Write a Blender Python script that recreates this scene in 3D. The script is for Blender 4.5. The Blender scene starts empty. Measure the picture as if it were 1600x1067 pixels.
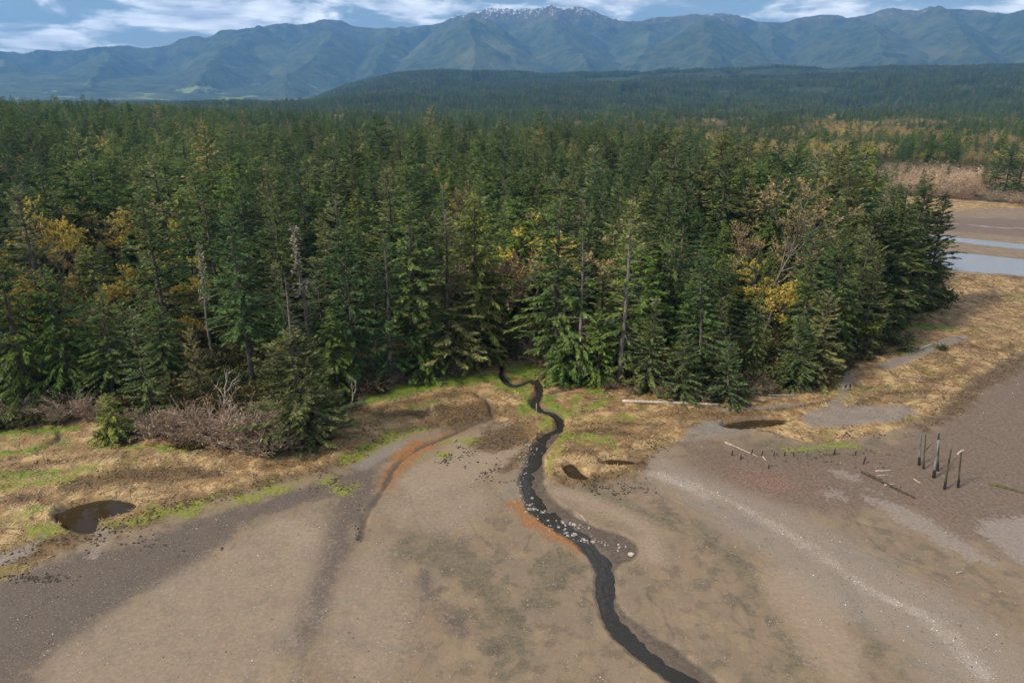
import bpy, bmesh, math, random
import numpy as np
from math import radians, sin, cos, tan, pi

# ------------------------------------------------------------------ camera, sky, sun, exposure
S = bpy.context.scene
C = S.collection
H_CAM, PITCH, FPX = 62.0, radians(19.7), 1067.0
cam_d = bpy.data.cameras.new('camera'); cam = bpy.data.objects.new('camera', cam_d); C.objects.link(cam)
cam.location = (0, 0, H_CAM); cam.rotation_euler = (pi/2 - PITCH, 0, 0)
cam_d.sensor_width = 36; cam_d.lens = 24.0; cam_d.clip_start = 0.5; cam_d.clip_end = 90000
S.camera = cam
SUN_EL, SUN_AZ = radians(41), radians(-118)      # azimuth measured from +Y towards +X: left, a little behind the camera
W = bpy.data.worlds.new('World'); S.world = W; W.use_nodes = True
wt = W.node_tree; wn = wt.nodes; wl = wt.links
bg = wn['Background']
sky = wn.new('ShaderNodeTexSky'); sky.sky_type = 'NISHITA'; sky.sun_disc = False
sky.sun_elevation = SUN_EL; sky.sun_rotation = SUN_AZ; sky.altitude = 50; sky.dust_density = 0.6; sky.ozone_density = 2.0
tc = wn.new('ShaderNodeTexCoord'); sp = wn.new('ShaderNodeSeparateXYZ'); wl.new(tc.outputs['Generated'], sp.inputs[0])
def wmath(op, a, b):
    n = wn.new('ShaderNodeMath'); n.operation = op
    for i, v in enumerate((a, b)):
        if isinstance(v, (int, float)): n.inputs[i].default_value = v
        else: wl.new(v, n.inputs[i])
    return n.outputs[0]
zc = wmath('ADD', wmath('MAXIMUM', sp.outputs[2], 0.0), 0.16)
cx = wmath('DIVIDE', sp.outputs[0], zc); cy = wmath('DIVIDE', sp.outputs[1], zc)
cv = wn.new('ShaderNodeCombineXYZ'); wl.new(cx, cv.inputs[0]); wl.new(cy, cv.inputs[1])
cn = wn.new('ShaderNodeTexNoise'); cn.inputs['Scale'].default_value = 1.7; cn.inputs['Detail'].default_value = 9
cn.inputs['Roughness'].default_value = 0.6; cn.inputs['Distortion'].default_value = 0.35; wl.new(cv.outputs[0], cn.inputs['Vector'])
cr = wn.new('ShaderNodeMapRange'); cr.interpolation_type = 'SMOOTHSTEP'; cr.inputs[1].default_value = 0.44; cr.inputs[2].default_value = 0.58
cr.inputs[4].default_value = 0.9
wl.new(cn.outputs[0], cr.inputs[0])
cn2 = wn.new('ShaderNodeTexNoise'); cn2.inputs['Scale'].default_value = 3.0; cn2.inputs['Detail'].default_value = 6; wl.new(cv.outputs[0], cn2.inputs['Vector'])
cc = wn.new('ShaderNodeValToRGB'); wl.new(cn2.outputs[0], cc.inputs[0])
cc.color_ramp.elements[0].position = 0.36; cc.color_ramp.elements[0].color = (9.0, 9.4, 10.2, 1)
cc.color_ramp.elements[1].position = 0.62; cc.color_ramp.elements[1].color = (20.0, 19.8, 19.6, 1)
wm = wn.new('ShaderNodeMix'); wm.data_type = 'RGBA'
wl.new(cr.outputs[0], wm.inputs['Factor']); wl.new(sky.outputs[0], wm.inputs['A']); wl.new(cc.outputs[0], wm.inputs['B'])
wl.new(wm.outputs['Result'], bg.inputs[0]); bg.inputs[1].default_value = 0.10
sl = bpy.data.lights.new('sun', 'SUN'); sl.energy = 4.2; sl.angle = radians(8); sl.color = (1.0, 0.90, 0.74)
sun = bpy.data.objects.new('sun', sl); C.objects.link(sun)
sun.rotation_euler = (pi/2 - SUN_EL, 0, pi - SUN_AZ)
sun.location = (-200, -80, 300)
S.view_settings.view_transform = 'Standard'; S.view_settings.look = 'None'
S.view_settings.gamma = 1; S.view_settings.exposure = 0.2
S.cycles.max_bounces = 4; S.cycles.diffuse_bounces = 3; S.cycles.transmission_bounces = 2; S.cycles.volume_bounces = 0
S.cycles.use_denoising = True; S.cycles.use_adaptive_sampling = True; S.cycles.adaptive_threshold = 0.03

# ------------------------------------------------------------------ helpers
rng = np.random.default_rng(7)
SP, CP = sin(PITCH), cos(PITCH)
def gp(px, py, z=0.0):
    px = np.asarray(px, float); py = np.asarray(py, float)
    xc = (px-800)/FPX; yc = (533.5-py)/FPX
    dy = CP + yc*SP; dz = -SP + yc*CP
    t = (H_CAM - z)/np.maximum(-dz, 1e-4)
    return xc*t, dy*t
def height_for(Y, top):
    k = (533.5-top)/FPX
    return H_CAM + Y*(k*CP - SP)/(CP + k*SP)
def z_at(px, py, r):                      # direction of a sight line, for far skylines
    xc = (px-800)/FPX; yc = (533.5-py)/FPX
    dx, dy, dz = xc, CP + yc*SP, -SP + yc*CP
    return math.atan2(dx, dy), H_CAM + r*dz/math.hypot(dx, dy)
_T = np.random.default_rng(11).random((256, 256))
def vn(x, y, s=0):
    x = np.asarray(x, float) + s*17.31; y = np.asarray(y, float) + s*9.77
    i = np.floor(x).astype(int); j = np.floor(y).astype(int); fx = x-i; fy = y-j
    fx = fx*fx*(3-2*fx); fy = fy*fy*(3-2*fy)
    a = _T[i & 255, j & 255]; b = _T[(i+1) & 255, j & 255]; c = _T[i & 255, (j+1) & 255]; d = _T[(i+1) & 255, (j+1) & 255]
    return (a*(1-fx)+b*fx)*(1-fy) + (c*(1-fx)+d*fx)*fy
def fbm(x, y, s=0, o=4, g=0.5):
    r = 0; a = 1; t = 0
    for k in range(o):
        r = r + a*vn(x*2**k, y*2**k, s+k); t += a; a *= g
    return r/t
def sst(a, b, x):
    t = np.clip((x-a)/(b-a), 0, 1); return t*t*(3-2*t)
def smooth_line(pts, n=6):
    p = np.array(pts, float)
    if len(p) < 3: return p
    q = np.vstack([2*p[0]-p[1], p, 2*p[-1]-p[-2]]); out = []
    for i in range(1, len(q)-2):
        for t in np.linspace(0, 1, n, endpoint=False):
            a, b, c, d = q[i-1], q[i], q[i+1], q[i+2]
            out.append(0.5*(2*b + (c-a)*t + (2*a-5*b+4*c-d)*t*t + (3*b-a-3*c+d)*t**3))
    out.append(p[-1]); return np.array(out)
def smooth_poly(pts, n=4):
    p = list(pts); r = smooth_line([p[-1]]+p+[p[0], p[1]], n); return r[n:-n-1]
def wpts(pts):
    p = np.array(pts, float); x, y = gp(p[:, 0], p[:, 1]); return np.stack([x, y], 1)
FAR = -30.0
def sd_line(X, Y, pts, hw):
    """half width minus distance to a polyline"""
    out = np.full(X.shape, FAR); n = len(pts)
    hws = np.full(n, hw, float) if np.isscalar(hw) else np.interp(np.linspace(0, 1, n), np.linspace(0, 1, len(hw)), hw)
    m = hws.max() + 12
    sel = np.where((X > pts[:, 0].min()-m) & (X < pts[:, 0].max()+m) & (Y > pts[:, 1].min()-m) & (Y < pts[:, 1].max()+m))[0]
    if not len(sel): return out
    x, y = X[sel], Y[sel]; best = np.full(len(sel), FAR)
    for i in range(n-1):
        ax, ay = pts[i]; bx, by = pts[i+1]; L = (bx-ax)**2+(by-ay)**2+1e-9
        t = np.clip(((x-ax)*(bx-ax)+(y-ay)*(by-ay))/L, 0, 1)
        d = np.hypot(x-ax-t*(bx-ax), y-ay-t*(by-ay))
        best = np.maximum(best, hws[i]+(hws[i+1]-hws[i])*t - d)
    out[sel] = best; return out
def sd_poly(X, Y, pts):
    out = np.full(X.shape, FAR); m = 14
    sel = np.where((X > pts[:, 0].min()-m) & (X < pts[:, 0].max()+m) & (Y > pts[:, 1].min()-m) & (Y < pts[:, 1].max()+m))[0]
    if not len(sel): return out
    x, y = X[sel], Y[sel]; best = np.full(len(sel), 1e9); ins = np.zeros(len(sel), bool); n = len(pts)
    for i in range(n):
        ax, ay = pts[i]; bx, by = pts[(i+1) % n]; L = (bx-ax)**2+(by-ay)**2+1e-9
        t = np.clip(((x-ax)*(bx-ax)+(y-ay)*(by-ay))/L, 0, 1)
        best = np.minimum(best, np.hypot(x-ax-t*(bx-ax), y-ay-t*(by-ay)))
        if abs(by-ay) > 1e-9:
            ins ^= ((ay > y) != (by > y)) & (x < (bx-ax)*(y-ay)/(by-ay)+ax)
    out[sel] = np.where(ins, best, -best); return out
def mesh_np(name, V, F, mat=None, smooth=False, tint=None):
    """V (n,3); F a list of int arrays of shape (m,k)"""
    me = bpy.data.meshes.new(name); V = np.asarray(V, np.float32)
    F = [np.asarray(f, np.int32) for f in F if len(f)]
    me.vertices.add(len(V)); me.vertices.foreach_set('co', V.ravel())
    tot = sum(f.size for f in F); nf = sum(len(f) for f in F)
    me.loops.add(tot); me.loops.foreach_set('vertex_index', np.concatenate([f.ravel() for f in F]))
    cnt = np.concatenate([np.full(len(f), f.shape[1], np.int32) for f in F])
    me.polygons.add(nf); me.polygons.foreach_set('loop_start', np.concatenate([[0], np.cumsum(cnt)[:-1]]).astype(np.int32))
    if smooth: me.polygons.foreach_set('use_smooth', np.ones(nf, bool))
    if tint is not None:
        a = me.attributes.new('tint', 'FLOAT', 'FACE'); a.data.foreach_set('value', np.asarray(tint, np.float32))
    me.update(calc_edges=True)
    if mat: me.materials.append(mat)
    return me
def add(name, me, parent=None, loc=None):
    o = bpy.data.objects.new(name, me); C.objects.link(o)
    if parent: o.parent = parent
    if loc is not None: o.location = loc
    return o
def tag(o, label, cat, group=None):
    o['label'] = label; o['category'] = cat
    if group: o['group'] = group
    return o
def thing(name, label, cat, loc, rz=0.0, group=None, sc=(1, 1, 1)):
    o = add(name, None, loc=loc); o.rotation_euler = (0, 0, rz); o.scale = sc; return tag(o, label, cat, group)
def struct(o): o['kind'] = 'structure'; return o
def stuff(o, label, cat): o['kind'] = 'stuff'; return tag(o, label, cat)
def tubes(paths, sides=5):
    """paths: list of (points (n,3), radii (n)) -> V, quads"""
    Vs, Fs, off = [], [], 0; ang = np.arange(sides)*2*pi/sides
    for P, R in paths:
        P = np.asarray(P, float); R = np.asarray(R, float); n = len(P)
        T = np.gradient(P, axis=0); T /= np.linalg.norm(T, axis=1, keepdims=True)+1e-9
        ref = np.where(np.abs(T[:, 2:3]) > 0.9, np.array([[1., 0, 0]]), np.array([[0, 0, 1.]]))
        A = np.cross(T, ref); A /= np.linalg.norm(A, axis=1, keepdims=True)+1e-9; B = np.cross(T, A)
        ring = P[:, None]+R[:, None, None]*(A[:, None]*np.cos(ang)[None, :, None]+B[:, None]*np.sin(ang)[None, :, None])
        Vs.append(ring.reshape(-1, 3))
        i = np.arange(n-1)[:, None]*sides; j = np.arange(sides)[None]; k = (j+1) % sides
        Fs.append(off+np.stack([i+j, i+k, i+k+sides, i+j+sides], -1).reshape(-1, 4)); off += n*sides
    if not Vs: return np.zeros((0, 3)), np.zeros((0, 4), int)
    return np.vstack(Vs), np.vstack(Fs)

# ------------------------------------------------------------------ materials
class NT:
    def __init__(s, name):
        s.m = bpy.data.materials.new(name); s.m.use_nodes = True; s.t = s.m.node_tree; s.n = s.t.nodes; s.l = s.t.links
        s.p = s.n['Principled BSDF']; s.co = s.n.new('ShaderNodeTexCoord').outputs['Object']
    def put(s, sock, v):
        if isinstance(v, (int, float)): sock.default_value = v
        elif isinstance(v, tuple): sock.default_value = v if len(v) == len(sock.default_value) else v+(1,)
        else: s.l.new(v, sock)
    def noise(s, scale, detail=4, rough=0.55, vec=None, dist=0.0):
        n = s.n.new('ShaderNodeTexNoise'); s.l.new(vec or s.co, n.inputs['Vector'])
        n.inputs['Scale'].default_value = scale; n.inputs['Detail'].default_value = detail; n.inputs['Roughness'].default_value = rough
        n.inputs['Distortion'].default_value = dist; return n.outputs[0]
    def math(s, op, a, b=0.0, c=None):
        n = s.n.new('ShaderNodeMath'); n.operation = op; s.put(n.inputs[0], a); s.put(n.inputs[1], b)
        if c is not None: s.put(n.inputs[2], c)
        return n.outputs[0]
    def step(s, v, a, b, lo=0.0, hi=1.0):
        n = s.n.new('ShaderNodeMapRange'); n.interpolation_type = 'SMOOTHSTEP'; s.put(n.inputs[0], v)
        n.inputs[1].default_value = a; n.inputs[2].default_value = b; n.inputs[3].default_value = lo; n.inputs[4].default_value = hi; return n.outputs[0]
    def mix(s, f, a, b):
        n = s.n.new('ShaderNodeMix'); n.data_type = 'RGBA'; s.put(n.inputs['Factor'], f); s.put(n.inputs['A'], a); s.put(n.inputs['B'], b); return n.outputs['Result']
    def attr(s, name):
        n = s.n.new('ShaderNodeAttribute'); n.attribute_name = name; return n.outputs['Fac']
    def bump(s, h, strength, dist):
        n = s.n.new('ShaderNodeBump'); n.inputs['Strength'].default_value = strength; n.inputs['Distance'].default_value = dist
        s.l.new(h, n.inputs['Height']); s.l.new(n.outputs[0], s.p.inputs['Normal'])
    def rand(s): return s.n.new('ShaderNodeObjectInfo').outputs['Random']
    def geo(s, k): return s.n.new('ShaderNodeNewGeometry').outputs[k]
    def done(s, col, rough=0.85, spec=0.25):
        s.put(s.p.inputs['Base Color'], col); s.put(s.p.inputs['Roughness'], rough); s.p.inputs['Specular IOR Level'].default_value = spec; return s.m
def foliage(name, c1, c2, c3, trans=0.27):
    """tree-to-tree colour by object, spray-to-spray by tint"""
    k = NT(name); r = k.rand()
    col = k.mix(k.step(r, 0.0, 0.55), c1, c2); col = k.mix(k.step(r, 0.80, 1.0), col, c3)
    t = k.attr('tint'); oi = k.n.new('ShaderNodeObjectInfo'); pn = k.noise(0.009, 4, 0.65, oi.outputs['Location'])
    v = k.math('MULTIPLY', k.math('MULTIPLY_ADD', t, 2.35, 0.52), k.step(pn, 0.34, 0.66, 0.68, 1.35))
    h = k.n.new('ShaderNodeHueSaturation'); k.l.new(v, h.inputs['Value']); k.l.new(col, h.inputs['Color'])
    k.put(h.inputs['Hue'], k.math('MULTIPLY_ADD', t, -0.035, 0.517))
    k.done(h.outputs[0], 0.65, 0.2)
    tr = k.n.new('ShaderNodeBsdfTranslucent'); k.l.new(h.outputs[0], tr.inputs[0])
    mx = k.n.new('ShaderNodeMixShader'); mx.inputs[0].default_value = trans
    k.l.new(k.p.outputs[0], mx.inputs[1]); k.l.new(tr.outputs[0], mx.inputs[2])
    k.l.new(mx.outputs[0], k.n['Material Output'].inputs[0]); return k.m
def wood(name, c1, c2, scale=3.0, rough=0.85):
    k = NT(name); mp = k.n.new('ShaderNodeMapping'); mp.inputs['Scale'].default_value = (1, 1, 0.25); k.l.new(k.co, mp.inputs[0])
    n = k.noise(scale, 6, 0.65, mp.outputs[0]); r = k.rand()
    col = k.mix(k.step(n, 0.35, 0.68), c1, c2)
    h = k.n.new('ShaderNodeHueSaturation'); k.l.new(col, h.inputs['Color']); k.put(h.inputs['Value'], k.math('MULTIPLY_ADD', r, 0.5, 0.75))
    k.bump(n, 0.5, 0.05); return k.done(h.outputs[0], rough, 0.2)
M = {}
M['fir'] = foliage('fir_needles', (0.050, 0.086, 0.026), (0.084, 0.114, 0.030), (0.160, 0.146, 0.046))
M['spruce'] = foliage('spruce_needles', (0.076, 0.108, 0.038), (0.118, 0.132, 0.044), (0.200, 0.172, 0.068))
M['cedar'] = foliage('cedar_sprays', (0.056, 0.100, 0.018), (0.092, 0.132, 0.024), (0.140, 0.158, 0.032))
M['lime'] = foliage('new_leaves', (0.13, 0.155, 0.025), (0.15, 0.165, 0.03), (0.13, 0.13, 0.03))
M['gold'] = foliage('maple_flowers', (0.29, 0.232, 0.050), (0.35, 0.275, 0.062), (0.28, 0.235, 0.095), 0.3)
M['bud'] = foliage('alder_catkins', (0.22, 0.165, 0.075), (0.27, 0.20, 0.09), (0.20, 0.14, 0.08), 0.3)
M['twigs'] = foliage('bare_twigs', (0.20, 0.132, 0.076), (0.25, 0.182, 0.115), (0.15, 0.092, 0.052), 0.1)
M['shrub'] = foliage('shrub_leaves', (0.052, 0.064, 0.018), (0.082, 0.070, 0.024), (0.092, 0.060, 0.026))
M['bark'] = wood('bark', (0.065, 0.050, 0.038), (0.150, 0.128, 0.105))
M['pale_bark'] = wood('pale_bark', (0.10, 0.083, 0.065), (0.22, 0.19, 0.155))
M['stem'] = wood('shrub_stem', (0.20, 0.155, 0.12), (0.36, 0.30, 0.245))
M['dead'] = wood('dead_wood', (0.24, 0.21, 0.18), (0.46, 0.42, 0.37))
M['drift'] = wood('driftwood', (0.26, 0.20, 0.145), (0.50, 0.42, 0.34))
M['rot'] = wood('waterlogged_wood', (0.035, 0.028, 0.020), (0.115, 0.088, 0.055))
M['piling'] = wood('piling_wood', (0.085, 0.080, 0.078), (0.24, 0.23, 0.225), 2.0)
M['moss'] = wood('mossy_wood', (0.045, 0.045, 0.020), (0.125, 0.125, 0.045), 2.0)
M['mussel'] = wood('mussel_crust', (0.012, 0.010, 0.009), (0.045, 0.036, 0.028), 6.0)

# ------------------------------------------------------------------ the shore, traced on the ground
creek_left = [(781, 566), (779, 585), (786, 598), (801, 606), (815, 604), (826, 599), (834, 602), (838, 610), (830, 622), (829, 634), (842, 645), (858, 650), (868, 658), (866, 668),
              (848, 676), (836, 690), (828, 706), (820, 726), (810, 746), (814, 762), (820, 780), (825, 796), (846, 813), (872, 830), (897, 846), (919, 869), (930, 887), (932, 912), (933, 937), (947, 979), (981, 1013), (1016, 1041), (1043, 1061), (1080, 1090), (1140, 1140), (1220, 1230)]
creek_right = [(789, 566), (787, 583), (794, 592), (804, 598), (814, 596), (826, 591), (842, 593), (850, 606), (847, 620), (845, 632), (852, 639), (868, 643), (881, 654), (883, 668),
               (872, 684), (860, 698), (850, 712), (851, 728), (851, 747), (856, 770), (880, 790), (917, 814), (940, 824), (971, 833), (992, 846), (998, 860), (991, 873), (972, 880), (963, 890), (962, 920), (971, 948), (998, 972), (1033, 996), (1060, 1012), (1090, 1037), (1130, 1067), (1200, 1120), (1300, 1210)]
creek = np.vstack([smooth_line(creek_left, 4), smooth_line(creek_right, 4)[::-1]])
pool = smooth_poly([(82, 805), (108, 791), (148, 780), (185, 778), (214, 788), (203, 799), (178, 808), (155, 815), (149, 831), (130, 834), (104, 826)])
puddles = [smooth_poly(p) for p in (
    [(880, 728), (894, 722), (910, 737), (922, 746), (906, 750), (888, 743)], [(938, 719), (962, 715), (996, 721), (978, 727), (946, 727)],
    [(1126, 664), (1160, 655), (1215, 653), (1232, 658), (1205, 667), (1150, 670)])]
river = smooth_poly([(1250, 360), (1440, 387), (1500, 393), (1600, 404), (1900, 436), (1900, 462), (1600, 429), (1530, 424), (1460, 416), (1400, 408), (1250, 380)])
stream = smooth_poly([(1300, 352), (1445, 365), (1500, 370), (1600, 380), (1900, 405), (1900, 413), (1600, 388), (1500, 377), (1445, 371), (1300, 357)])
thin_channels = [([(772, 652), (735, 664), (700, 681), (655, 700), (618, 728), (600, 762), (575, 800), (562, 842)], [0.35, 0.5, 0.45, 0.35]),
                 ([(-60, 728), (0, 722), (50, 711), (88, 692), (94, 678)], 0.42),
                 ([(846, 618), (880, 612), (908, 604), (895, 594), (868, 589), (842, 592)], 0.5),
                 ([(748, 618), (765, 632), (768, 648)], 0.3), ([(560, 633), (610, 628), (660, 612)], 0.3),
                 ([(1490, 525), (1540, 545), (1570, 552)], 0.35)]
forest_edge = [(-500, 745), (-200, 690), (0, 648), (100, 640), (190, 646), (300, 655), (400, 668), (470, 684), (520, 660), (545, 628), (590, 604), (650, 588), (730, 572), (790, 560), (850, 572),
               (940, 598), (1000, 612), (1080, 622), (1150, 622), (1210, 606), (1270, 598), (1330, 562), (1378, 522), (1405, 498), (1440, 488), (1466, 478), (1455, 448), (1400, 385), (1300, 335), (1150, 300), (1100, 262)]
forest = np.array(forest_edge+[(1120, 200), (1000, 166), (-900, 166), (-900, 700)], float)
marsh_polys = [smooth_poly([(-500, 1010), (-200, 950), (0, 908), (60, 884), (110, 855), (160, 838), (215, 817), (300, 791), (390, 766), (450, 747), (500, 737), (545, 716), (595, 689), (650, 671), (705, 663), (750, 655), (800, 664), (826, 692), (832, 715), (850, 742), (880, 757), (940, 752), (1000, 738), (1020, 712), (1062, 690), (1130, 676), (1200, 676), (1275, 692), (1350, 684), (1420, 665), (1470, 646), (1515, 604), (1555, 578), (1600, 549), (1760, 478), (1900, 470), (1760, 449), (1600, 434), (1530, 428), (1450, 419), (1200, 400), (700, 480), (-300, 520), (-700, 700)], 3),
               smooth_poly([(1250, 300), (1400, 287), (1600, 284), (2000, 290), (2000, 322), (1600, 326), (1500, 330), (1430, 334), (1250, 330)], 3)]
LAYX = {'silt': [('p', [(80, 1080), (150, 985), (300, 888), (400, 828), (480, 802), (512, 850), (478, 985), (450, 1030), (420, 1150)]), ('p', [(500, 1010), (540, 900), (600, 850), (640, 960), (600, 1080)]), ('p', [(600, 800), (680, 760), (770, 770), (720, 830)])], 'wrack': [('l', [(590, 640), (640, 632), (690, 622), (730, 616), (752, 622)], 1.3), ('l', [(850, 660), (900, 668), (960, 662), (1030, 668)], 1.0), ('l', [(30, 735), (60, 728), (120, 720), (160, 716)], .8), ('l', [(0, 790), (50, 780), (80, 790)], 1.2), ('l', [(420, 735), (480, 722), (520, 705)], .9), ('l', [(1330, 640), (1380, 620), (1450, 612)], .8), ('l', [(1440, 600), (1490, 585), (1530, 570)], .8), ('l', [(1010, 655), (1080, 650), (1130, 655)], .8)], 'green': [('l', [(780, 606), (812, 612), (826, 628), (822, 645)], 1.1), ('l', [(855, 620), (862, 636), (890, 650)], 1.1), ('l', [(100, 688), (60, 705), (0, 712)], .8), ('l', [(0, 745), (80, 742), (140, 735)], 1.0), ('l', [(640, 640), (680, 632)], .8), ('l', [(1380, 548), (1430, 556)], 1.0), ('l', [(1380, 480), (1470, 492)], 1.2)], 'algae': [('l', [(930, 660), (985, 655)], .7), ('l', [(60, 800), (20, 815), (0, 822)], .9), ('l', [(300, 792), (340, 782)], .8)]}
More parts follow.
